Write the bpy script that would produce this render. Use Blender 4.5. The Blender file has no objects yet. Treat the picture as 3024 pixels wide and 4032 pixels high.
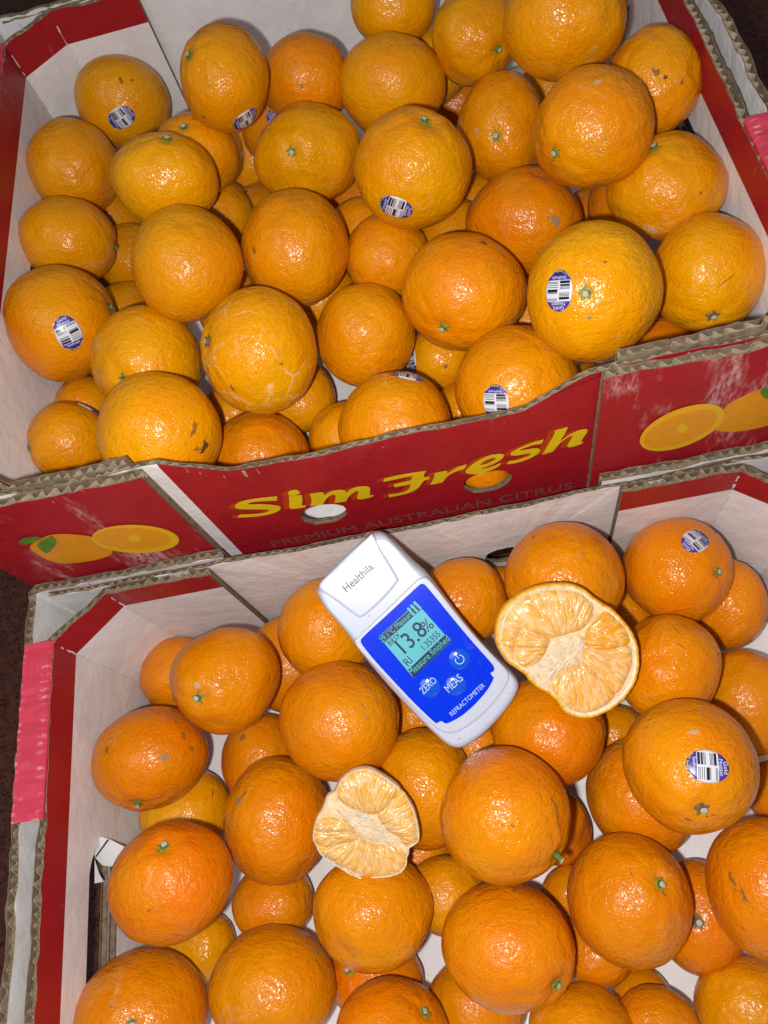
import bpy, bmesh, math, random
import numpy as np
from mathutils import Vector, Matrix, geometry

random.seed(7)
SC = bpy.context.scene
COL = SC.collection

# ------------------------------------------------------------------ camera
CAM_RIGHT, CAM_UP, CAM_FWD = [0.97526, -0.12938, -0.17924], [0.19298, 0.8938, 0.40482], [-0.10783, 0.42939, -0.89666]
cam_data = bpy.data.cameras.new('camera')
cam_data.sensor_fit = 'VERTICAL'
cam_data.sensor_height = 36.0
cam_data.sensor_width = 27.0
cam_data.lens = 26.988
cam_data.clip_start = 0.01
cam_data.clip_end = 50
cam = bpy.data.objects.new('camera', cam_data)
COL.objects.link(cam)
r, u, f = Vector(CAM_RIGHT), Vector(CAM_UP), Vector(CAM_FWD)
cam.matrix_world = Matrix(((r.x, u.x, -f.x, 0), (r.y, u.y, -f.y, 0), (r.z, u.z, -f.z, 0.54), (0, 0, 0, 1)))
SC.camera = cam

# ------------------------------------------------------------------ light: dim shop light all round, and the phone's flash
world = bpy.data.worlds.new('World')
SC.world = world
world.use_nodes = True
bg = world.node_tree.nodes['Background']
bg.inputs['Color'].default_value = (0.86, 0.91, 1.0, 1)
bg.inputs['Strength'].default_value = 0.17

def lamp(name, kind, loc, energy, color, size, aim=None):
    d = bpy.data.lights.new(name, kind)
    d.energy = energy
    d.color = color
    if kind == 'AREA':
        d.shape = 'DISK'
        d.size = size
    else:
        d.shadow_soft_size = size
    o = bpy.data.objects.new(name, d)
    COL.objects.link(o)
    o.location = loc
    if aim is not None:
        o.rotation_euler = (Vector(aim) - Vector(loc)).to_track_quat('-Z', 'Y').to_euler()
    return o

p = Vector((0, 0, 0.54)) - r * 0.024 - u * 0.016 - f * 0.004
lamp('flash_lamp', 'POINT', p, 8.8, (1.0, 0.975, 0.94), 0.006)
lamp('ceiling_lamp', 'AREA', (-0.7, -0.5, 2.2), 9, (0.90, 0.95, 1.0), 1.1, (0, 0.25, 0))

SC.view_settings.view_transform = 'Standard'
SC.view_settings.look = 'None'
SC.view_settings.exposure = 0.0
SC.view_settings.gamma = 1.0
SC.view_settings.use_curve_mapping = False

# ------------------------------------------------------------------ measured places (metres)
ORANGES = [
    ('U1', [-0.1952, 0.5538, 0.1792], 0.0332, 1.051, 0.951, 0, 0, ([0.087, -0.962, 0.258], [0.963, 0.147, 0.224]), 0, "orange with a sticker at its foot, alone in the upper box's back left corner"),
    ('U2', [-0.0952, 0.4537, 0.2417], 0.0285, 0.949, 1.053, 0, [-0.518, -0.174, 0.837], ([0.318, -0.84, -0.44], [0.942, 0.333, 0.046]), 0, "tall orange at the upper box's back wall, stem on left shoulder, sticker low on right"),
    ('U3', [-0.0512, 0.4895, 0.2025], 0.0295, 1.052, 0.95, 0, 0, 0, 0, 'orange with one brown navel dot at the back wall, right of the tall stickered one'),
    ('U4', [-0.2298, 0.4885, 0.1833], 0.0323, 0.97, 1.031, 0, 0, 0, 0, "plain orange at the upper box's left wall, below the corner orange with the sticker"),
    ('U5', [-0.1405, 0.3956, 0.2284], 0.0288, 1.086, 0.921, 0, [0.427, 0.099, 0.899], 0, 0, "golden orange with a green stem on its top rim, beside the left wall's plain one"),
    ('U6', [-0.1288, 0.4411, 0.2047], 0.0263, 1.035, 0.966, 1, [0.05, -0.154, 0.987], 0, 0, 'half hidden orange with a pale stem, peeping out below the tall stickered one'),
    ('U7', [-0.1111, 0.5208, 0.1256], 0.0271, 1.041, 0.961, 1, 0, 0, 0, 'smooth yellowish orange half hidden behind the knobbly orange with the white tipped stem'),
    ('U8', [-0.1101, 0.4621, 0.1239], 0.0264, 1.028, 0.972, 1, 0, 0, 0, 'half hidden orange with a dark fleck, wedged under the smooth yellowish one'),
    ('U9', [-0.0826, 0.5022, 0.1624], 0.0258, 1.052, 0.951, 2, 0, ([0.22, -0.642, 0.734], [-0.512, 0.565, 0.647]), 0, 'deep hidden sliver of an orange with a sticker edge, below the navel dot orange'),
    ('U10', [-0.0571, 0.4326, 0.1893], 0.0315, 1.062, 0.942, 0, [-0.225, -0.622, 0.75], 0, 0, 'knobbly orange with a white tipped stem facing outwards, left of the upper box centre'),
    ('U11', [0.0042, 0.4682, 0.1988], 0.0322, 1.091, 0.917, 0, 0, 0, 0, "large glossy orange in the upper box's second row, right of the navel dot orange"),
    ('U12', [0.0163, 0.5183, 0.2194], 0.0261, 1.044, 0.958, 1, 0, 0, 0, "orange at the upper box's back wall, left of the heap's top, cut by the photo"),
    ('U12b', [0.0327, 0.5127, 0.1726], 0.0274, 1.074, 0.931, 2, 0, 0, 0, "yellow sliver of an orange below the back wall one cut by the photo's top"),
    ('U13', [0.062, 0.4815, 0.2086], 0.0284, 0.996, 1.004, 0, [0.478, -0.873, 0.102], 0, 0, 'bumpy upright orange next to the topmost big orange, its stem hidden at its lower right'),
    ('U14', [0.1076, 0.4277, 0.24], 0.0317, 1.091, 0.917, 0, 0, 0, 0, "biggest orange on top of the upper box's heap, cut by the photo's top edge"),
    ('U14b', [0.1582, 0.5342, 0.1701], 0.0241, 1.074, 0.931, 1, 0, ([0.837, -0.518, 0.176], [-0.396, -0.796, -0.458]), 0, 'orange with a blue sticker edge, mostly hidden behind the biggest orange at the top edge'),
    ('U15', [0.1544, 0.3971, 0.209], 0.0285, 0.961, 1.04, 0, 0, 0, 0, 'broad pale-glazed orange against the right wall of the upper box with a brown blossom scar'),
    ('U16', [0.0689, 0.4328, 0.1726], 0.032, 0.947, 1.056, 0, [-0.224, -0.764, 0.605], 0, 0, 'upright orange with a pale stem mid-face, left of the one with a lower left stem'),
    ('U17', [0.1059, 0.3532, 0.2278], 0.031, 1.019, 0.981, 0, [-0.788, -0.589, 0.177], 0, 0, 'large orange with a stem at its lower left, in front of the blossom scarred one'),
    ('U18', [0.126, 0.5209, 0.1241], 0.0244, 1.056, 0.947, 1, 0, 0, 0, 'sliver of an orange in the gap right under the biggest orange on the heap'),
    ('U19', [0.0527, 0.5282, 0.1266], 0.0281, 1.062, 0.942, 2, 0, 0, 0, 'shaded orange deep in the gap right of the large glossy one, upper box'),
    ('U20', [0.0069, 0.3748, 0.2101], 0.0325, 1.042, 0.96, 0, [0.36, 0.053, 0.932], ([-0.425, -0.903, 0.063], [0.829, -0.416, -0.374]), 0, 'orange with a puckered navel on top and a sticker at its foot, upper box centre'),
    ('U21', [0.1475, 0.3312, 0.1931], 0.0305, 1.045, 0.957, 0, [-0.364, 0.235, 0.901], 0, 0, 'rough orange beside the torn hand hole in the right wall, stem at its upper left'),
    ('U22', [0.1338, 0.3638, 0.1571], 0.0231, 1.014, 0.986, 2, 0, 0, 0, 'shaded orange squeezed at the left flank of the rough orange by the torn hand hole'),
    ('U22b', [0.1211, 0.3859, 0.1217], 0.0237, 1.016, 0.985, 2, 0, 0, 0, 'dark orange in the gap under the large one with the stem at its lower left'),
    ('U23', [0.0701, 0.3562, 0.1646], 0.0339, 1.054, 0.948, 0, 0, 0, 0, 'coarse deep orange fruit with a grey scab, behind the largest stickered one'),
    ('U24', [0.152, 0.2742, 0.185], 0.03, 0.948, 1.055, 0, [-0.207, -0.973, 0.098], 0, 0, "shiny golden orange in the upper box's front right corner, dark stem near its foot"),
    ('U25', [0.0258, 0.3826, 0.1422], 0.0242, 1.029, 0.972, 1, 0, 0, 0, 'half hidden orange under the left side of the coarse skinned one with a grey scab'),
    ('U25b', [0.0472, 0.4206, 0.1241], 0.0249, 1.033, 0.968, 2, 0, 0, 0, 'small shaded patch of an orange between the puckered one and the coarse skinned one'),
    ('U26', [-0.2322, 0.4197, 0.182], 0.0302, 1.061, 0.943, 0, [0.921, -0.075, -0.383], 0, 0, 'orange at the left wall with its stem on the right edge, above the stickered one'),
    ('U27', [-0.1339, 0.339, 0.214], 0.0321, 0.98, 1.02, 0, 0, 0, 0, "big round plain orange in the upper box's left half, behind the crackle scarred one"),
    ('U28', [-0.0735, 0.357, 0.189], 0.0342, 0.984, 1.016, 0, 0, 0, 0, 'round evenly coloured orange amid the upper box, left above the tall narrow plain one'),
    ('U28b', [-0.0202, 0.3577, 0.1628], 0.0271, 1.01, 0.99, 1, 0, 0, 0, 'half hidden orange between the evenly coloured round one and the squat one'),
    ('U28c', [-0.0345, 0.4017, 0.142], 0.0262, 1.031, 0.97, 2, 0, 0, 0, "shaded orange glimpsed under the puckered orange's left side, middle of the upper box"),
    ('U28d', [-0.0388, 0.4505, 0.1266], 0.0277, 1.038, 0.964, 2, 0, 0, 0, 'reddish orange glimpsed below the knobbly orange with the white tipped stem'),
    ('U29', [0.0834, 0.2538, 0.2145], 0.0344, 0.975, 1.025, 0, [-0.297, -0.551, 0.78], ([-0.634, -0.344, 0.692], [-0.209, -0.786, -0.582]), 0, "largest yellow orange at the upper box's front, stem in its centre, sticker left of it"),
    ('U30', [0.022, 0.3025, 0.1803], 0.0346, 1.037, 0.964, 0, [-0.47, -0.859, 0.2], 0, 0, 'squat orange with its stem near its foot, left of the largest stickered one'),
    ('U31', [-0.227, 0.3394, 0.191], 0.0352, 0.955, 1.047, 0, [0.995, 0.099, -0.011], ([0.484, -0.709, 0.514], [-0.077, 0.55, 0.831]), 0, "orange at the upper box's left wall with a full sticker and a right edge stem"),
    ('U32', [-0.1739, 0.301, 0.183], 0.0335, 0.991, 1.009, 0, [-0.128, -0.758, 0.639], 0, 0, "golden orange right of the left wall's stickered one, stem tip at its bottom edge"),
    ('U33', [-0.0989, 0.2808, 0.1957], 0.0345, 0.949, 1.054, 0, [-0.735, -0.096, 0.671], 0, 'crackle', 'orange covered in pale crackled scars with a dark stem on its left, upper box'),
    ('U34', [-0.0419, 0.3066, 0.1574], 0.0311, 0.986, 1.015, 0, 0, 0, 0, 'tall narrow plain orange right of the crackle scarred one in the upper box'),
    ('U35', [-0.2134, 0.4487, 0.1268], 0.0269, 1.0, 1.0, 1, 0, 0, 0, "half hidden orange between the left wall's stem-on-right orange and the big plain one"),
    ('U35b', [-0.2143, 0.3904, 0.1272], 0.0273, 0.989, 1.011, 2, 0, 0, 0, 'dark sliver of an orange under the big round plain one, upper box left'),
    ('U37', [-0.1334, 0.4354, 0.1573], 0.0264, 1.023, 0.978, 2, 0, 0, 0, 'dark sliver of an orange under the golden one with a green stem on its rim'),
    ('U38', [-0.1593, 0.2387, 0.1971], 0.0341, 0.993, 1.007, 0, 0, 0, 0, 'big round orange with a dark bruise at its lower right, by the front left lip'),
    ('U39', [-0.237, 0.2728, 0.1587], 0.0252, 0.986, 1.014, 1, [-0.743, -0.313, 0.592], ([0.61, 0.756, 0.237], [0.781, -0.526, -0.336]), 0, "orange in the upper box's front left corner, its green stem touching the left wall"),
    ('U40', [-0.24, 0.3136, 0.1344], 0.0221, 0.97, 1.031, 2, 0, 0, 0, 'sliver of an orange just behind the front left corner orange, under the round-stickered one'),
    ('U41', [-0.1195, 0.2437, 0.1377], 0.0305, 1.009, 0.991, 1, 0, 0, 0, 'rough dark orange behind the front lip, right of the bruised one in the upper box'),
    ('U42', [-0.095, 0.2928, 0.1259], 0.0237, 1.002, 0.998, 1, 0, 0, 0, 'half hidden orange in the shade under the right side of the crackle scarred one'),
    ('U42b', [-0.1394, 0.2902, 0.123], 0.024, 0.995, 1.005, 2, 0, 0, 0, 'dark sliver of an orange between the bruised one and the crackle scarred one'),
    ('U43', [-0.0682, 0.257, 0.1227], 0.0231, 1.002, 0.998, 1, 0, 0, 0, 'narrow strip of an orange left of the white scribble scarred one at the front lip'),
    ('U44', [-0.0334, 0.2356, 0.1577], 0.0327, 1.015, 0.985, 0, 0, ([0.444, 0.564, 0.696], [0.895, -0.304, -0.325]), 'scribble', 'orange at the front lip with white scribble scars and a sticker seen edge-on'),
    ('U45', [0.0025, 0.3028, 0.1222], 0.0226, 1.009, 0.991, 1, 0, ([-0.907, -0.137, 0.399], [-0.098, -0.852, -0.515]), 0, 'half hidden orange with a brown scab, under the squat one'),
    ('U46', [0.0397, 0.2393, 0.1661], 0.0346, 0.999, 1.001, 0, 0, ([-0.431, -0.611, 0.664], [-0.126, -0.688, -0.714]), 0, 'orange bulging over the front lip above the right vent hole, sticker at lower left'),
    ('U47', [0.0085, 0.2601, 0.1186], 0.019, 1.002, 0.998, 1, 0, 0, 0, "small part of an orange with a black scab, left of the front lip's stickered one"),
    ('U48', [0.0849, 0.2549, 0.1188], 0.0192, 0.989, 1.011, 1, 0, ([0.416, -0.08, 0.906], [-0.908, 0.017, 0.419]), 0, "half hidden orange with only a sticker's blue end in view, behind the front lip"),
    ('U49', [0.1471, 0.2995, 0.1192], 0.0197, 0.984, 1.016, 1, 0, 0, 0, 'shaded orange under the shiny golden front right corner orange'),
    ('U50', [0.1326, 0.2643, 0.1315], 0.0217, 0.98, 1.02, 2, 0, 0, 0, 'very dark orange behind the right front corner flap of the upper box'),
    ('U51', [-0.1334, 0.3763, 0.1279], 0.028, 1.008, 0.992, 2, 0, 0, 0, 'dark hidden orange between the big round plain one and the crackle scarred one'),
    ('U52', [-0.0714, 0.3687, 0.1273], 0.0277, 1.017, 0.983, 2, 0, 0, 0, 'dark hidden orange between the evenly coloured round one and the tall narrow one'),
    ('U53', [0.0617, 0.316, 0.1237], 0.0239, 1.007, 0.993, 2, 0, 0, 0, 'dark hidden orange between the squat one and the largest stickered one'),
    ('U56', [-0.2337, 0.4966, 0.1266], 0.027, 1.004, 0.996, 2, 0, 0, 0, "dark hidden orange between the left wall's stem-on-right one and the golden one"),
    ('L1', [-0.2207, 0.1491, 0.0363], 0.0265, 1.042, 0.96, 1, 0, 0, 0, "half hidden orange in the lower box's back left corner, behind the scabbed-stem one"),
    ('L2', [-0.159, 0.1185, 0.1074], 0.0315, 0.985, 1.016, 0, [-0.238, -0.452, 0.86], 0, 0, 'round orange with a small brown scab beside its stem, back left of the lower box'),
    ('L3', [-0.139, 0.1404, 0.0409], 0.0315, 0.943, 1.06, 1, 0, 0, 0, "half hidden orange between the scabbed-stem orange and the one under the meter's head, lower box"),
    ('L4', [-0.1007, 0.1444, 0.0875], 0.0314, 0.964, 1.037, 0, 0, 0, 0, "orange resting under the left edge of the meter's head at the lower box's back wall"),
    ('L5', [-0.0944, 0.0845, 0.1047], 0.0334, 1.009, 0.991, 0, 0, 0, 0, 'smooth orange with grey scratch lines on its upper right, left of the meter'),
    ('L6', [-0.2176, 0.0849, 0.0877], 0.032, 1.041, 0.961, 0, [-0.046, -0.907, 0.42], 0, 0, "orange at the lower box's left wall, stem underneath, brown marks on both sides"),
    ('L7', [-0.1638, 0.0821, 0.0368], 0.0272, 0.939, 1.065, 1, 0, 0, 0, 'half hidden deep orange fruit left of the scratched one beside the meter'),
    ('L8', [-0.2168, 0.0569, 0.0373], 0.0283, 1.03, 0.971, 1, 0, 0, 0, 'yellowish orange with a short red mark, below the left wall orange with its stem underneath'),
    ('L9', [-0.1451, 0.0401, 0.0729], 0.0333, 0.948, 1.055, 0, 0, 0, 0, 'deep orange fruit with a brown smudge at upper left, left of the small peeled half'),
    ('L10', [-0.1898, 0.0145, 0.1203], 0.0313, 1.019, 0.981, 0, [0.221, 0.528, 0.82], 0, 0, "orange with a green stem on its upper face, at the left wall's hand slot"),
    ('L11', [-0.0563, 0.0449, 0.0747], 0.0314, 0.917, 1.091, 1, 0, 0, 0, 'half hidden orange right of the scratched one, behind the small peeled half'),
    ('L12', [-0.163, -0.0027, 0.0335], 0.0242, 1.091, 0.917, 1, 0, 0, 0, 'shaded orange under the smudged one, left of the one carrying the small peeled half'),
    ('L13', [-0.09, -0.0125, 0.0927], 0.0295, 1.061, 0.943, 0, 0, 0, 0, 'pitted orange that carries the lower edge of the small peeled half'),
    ('L14', [-0.2125, -0.021, 0.0305], 0.0209, 1.057, 0.946, 1, 0, 0, 0, 'half hidden yellowish orange under the orange with the green stem star'),
    ('L15', [-0.225, -0.0475, 0.0842], 0.0333, 1.067, 0.937, 0, [0.319, 0.003, 0.948], 0, 0, 'huge orange at the bottom left corner of the photo with a puckered greenish crown'),
    ('L16', [-0.1547, -0.0435, 0.0683], 0.0322, 1.086, 0.921, 0, 0, 0, 0, "round orange with a grey scratch at upper right, second left on the photo's bottom edge"),
    ('L17', [-0.1047, -0.0482, 0.034], 0.0252, 1.091, 0.917, 1, [-0.348, 0.277, 0.896], 0, 0, "half hidden orange with a pale stem and a red fleck, near the photo's bottom edge"),
    ('L18', [-0.0909, -0.0712, 0.0763], 0.0273, 1.091, 0.917, 0, [0.757, 0.425, 0.496], 0, 0, 'orange cut off by the bottom edge with a yellow-green stem on its right side'),
    ('L19', [-0.0553, -0.0115, 0.0578], 0.0222, 1.055, 0.947, 1, 0, 0, 0, 'half hidden orange below the small peeled half, left of the long scarred one'),
    ('L20', [-0.012, 0.0222, 0.1257], 0.0325, 1.003, 0.997, 0, [0.679, -0.696, 0.234], 0, 0, 'big orange with a long brown scar above its long stem, lower box centre'),
    ('L21', [0.0159, 0.0174, 0.0303], 0.0208, 0.944, 1.059, 1, 0, 0, 0, 'wrinkled dark orange peeping out right of the big one with the long scar'),
    ('L22', [0.0208, 0.0632, 0.0884], 0.0297, 1.065, 0.939, 0, 0, 0, 0, "orange under the lower tip of the large cut half, right below the meter's foot"),
    ('L23', [0.0642, 0.025, 0.0544], 0.031, 0.974, 1.027, 1, 0, 0, 0, 'half hidden orange behind the stickered one with a torn dark stem scar, lower box right'),
    ('L24', [0.0815, 0.0309, 0.1223], 0.032, 1.003, 0.997, 0, [-0.132, -0.665, 0.735], ([0.072, -0.106, 0.992], [0.968, -0.233, -0.095]), 0, 'orange with a sticker in its middle above a torn dark stem, lower box right'),
    ('L25', [0.0907, 0.0872, 0.0914], 0.029, 0.966, 1.035, 0, 0, 0, 0, 'broad orange with fine cracks right of the large cut half'),
    ('L26', [0.1159, 0.1434, 0.0798], 0.0314, 0.993, 1.007, 0, [0.564, -0.382, 0.732], ([0.247, 0.24, 0.939], [-0.839, -0.431, 0.331]), 0, 'orange with a sticker on top and a right side stem, lower box back right'),
    ('L27', [0.1488, 0.1293, 0.0364], 0.027, 0.917, 1.091, 1, 0, 0, 0, "rough orange at the right wall, behind the lower box's back right stickered one"),
    ('L28', [0.0459, 0.142, 0.1065], 0.0341, 1.012, 0.988, 0, 0, 0, 0, "dented orange at the lower box's back wall, just behind the large cut half"),
    ('L29', [-0.0141, 0.1469, 0.0884], 0.0263, 0.985, 1.015, 1, 0, 0, 0, "orange right of the meter's head, at the oval hole in the lower box's back wall"),
    ('L30', [0.0105, 0.1563, 0.0522], 0.0202, 0.997, 1.003, 2, 0, 0, 0, "tiny visible part of an orange between the two oranges at the back wall's oval hole"),
    ('L31', [0.0885, 0.1356, 0.0298], 0.0199, 0.981, 1.02, 2, 0, 0, 0, 'tiny part of an orange between the large cut half and the back right stickered one'),
    ('L32', [0.1396, 0.0678, 0.0392], 0.0294, 0.917, 1.091, 1, 0, 0, 0, "half hidden orange at the photo's right edge, above the torn dark stem orange"),
    ('L33', [0.1457, 0.0158, 0.0282], 0.0186, 0.973, 1.028, 1, 0, 0, 0, "narrow part of an orange at the photo's right edge, beside the torn dark stem one"),
    ('L34', [0.0418, -0.0248, 0.0833], 0.0314, 0.98, 1.02, 0, [0.446, 0.192, 0.874], 0, 0, 'smooth orange with a white tipped stem on its upper right, lower right of the photo'),
    ('L35', [-0.0229, -0.0371, 0.0879], 0.0315, 1.068, 0.936, 0, [0.62, -0.59, 0.517], 0, 0, 'orange with a coarse bright highlight and a stem at its lower right edge, bottom centre'),
    ('L36', [0.0806, -0.0407, 0.0353], 0.0265, 0.917, 1.091, 1, [-0.226, -0.021, 0.974], 0, 0, 'half hidden orange with a dark stem, right behind the smooth white tipped stem one'),
    ('L37', [0.1101, -0.028, 0.0799], 0.0311, 0.924, 1.083, 0, 0, 0, 0, 'big creased orange cut off by the right edge of the photo, lower right'),
    ('L38', [0.0207, -0.0489, 0.046], 0.0197, 1.054, 0.949, 1, 0, 0, 0, 'shaded orange between the coarse highlighted one and the smooth one with white tipped stem'),
    ('L39', [-0.0488, -0.0678, 0.0347], 0.0251, 1.091, 0.917, 1, 0, 0, 0, 'half hidden orange at the bottom edge under the coarse highlighted one'),
    ('L40', [0.0043, -0.0823, 0.0682], 0.0249, 1.073, 0.932, 0, 0, 0, 0, 'orange cut off by the bottom edge directly below the stem of the coarse highlighted one'),
    ('L41', [0.043, -0.0863, 0.0521], 0.0206, 1.039, 0.963, 1, 0, 0, 0, 'orange with a darker right side, cut off by the bottom edge right of centre'),
    ('L42', [0.0418, -0.0742, 0.0223], 0.0143, 1.058, 0.945, 2, 0, 0, 0, 'small ribbed crown of a hidden orange under the smooth one with the white tipped stem'),
    ('L43', [0.0943, -0.0849, 0.0346], 0.0256, 1.037, 0.965, 0, 0, 0, 0, 'orange cut off by the bottom right corner of the photo'),
    ('L44', [0.0153, -0.0219, 0.0258], 0.017, 1.042, 0.96, 2, 0, 0, 0, 'dark sliver of an orange below the long stem of the big scarred one'),
    ('L45', [0.0624, 0.0623, 0.027], 0.0187, 0.999, 1.001, 2, 0, 0, 0, 'dark sliver of an orange below the right tip of the large cut half'),
    ('L47', [-0.0589, 0.0941, 0.0328], 0.0233, 1.017, 0.984, 2, 0, 0, 0, "dark hidden orange in the shade under the meter's lower left edge"),
    ('L48', [-0.022, 0.0683, 0.0401], 0.0246, 1.018, 0.982, 2, 0, 0, 0, "dark hidden orange between the meter's foot and the big long scarred one"),
    ('L49', [-0.0703, 0.0121, 0.0291], 0.0213, 1.046, 0.956, 2, 0, 0, 0, 'dark hidden orange between the small peeled half and the big long scarred one'),
    ('U54', [0.0125, 0.2215, 0.12], 0.02, 1.0, 1.0, 2, 0, 0, 0, "orange seen only through the right vent hole in the upper box's front"),
]
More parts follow.
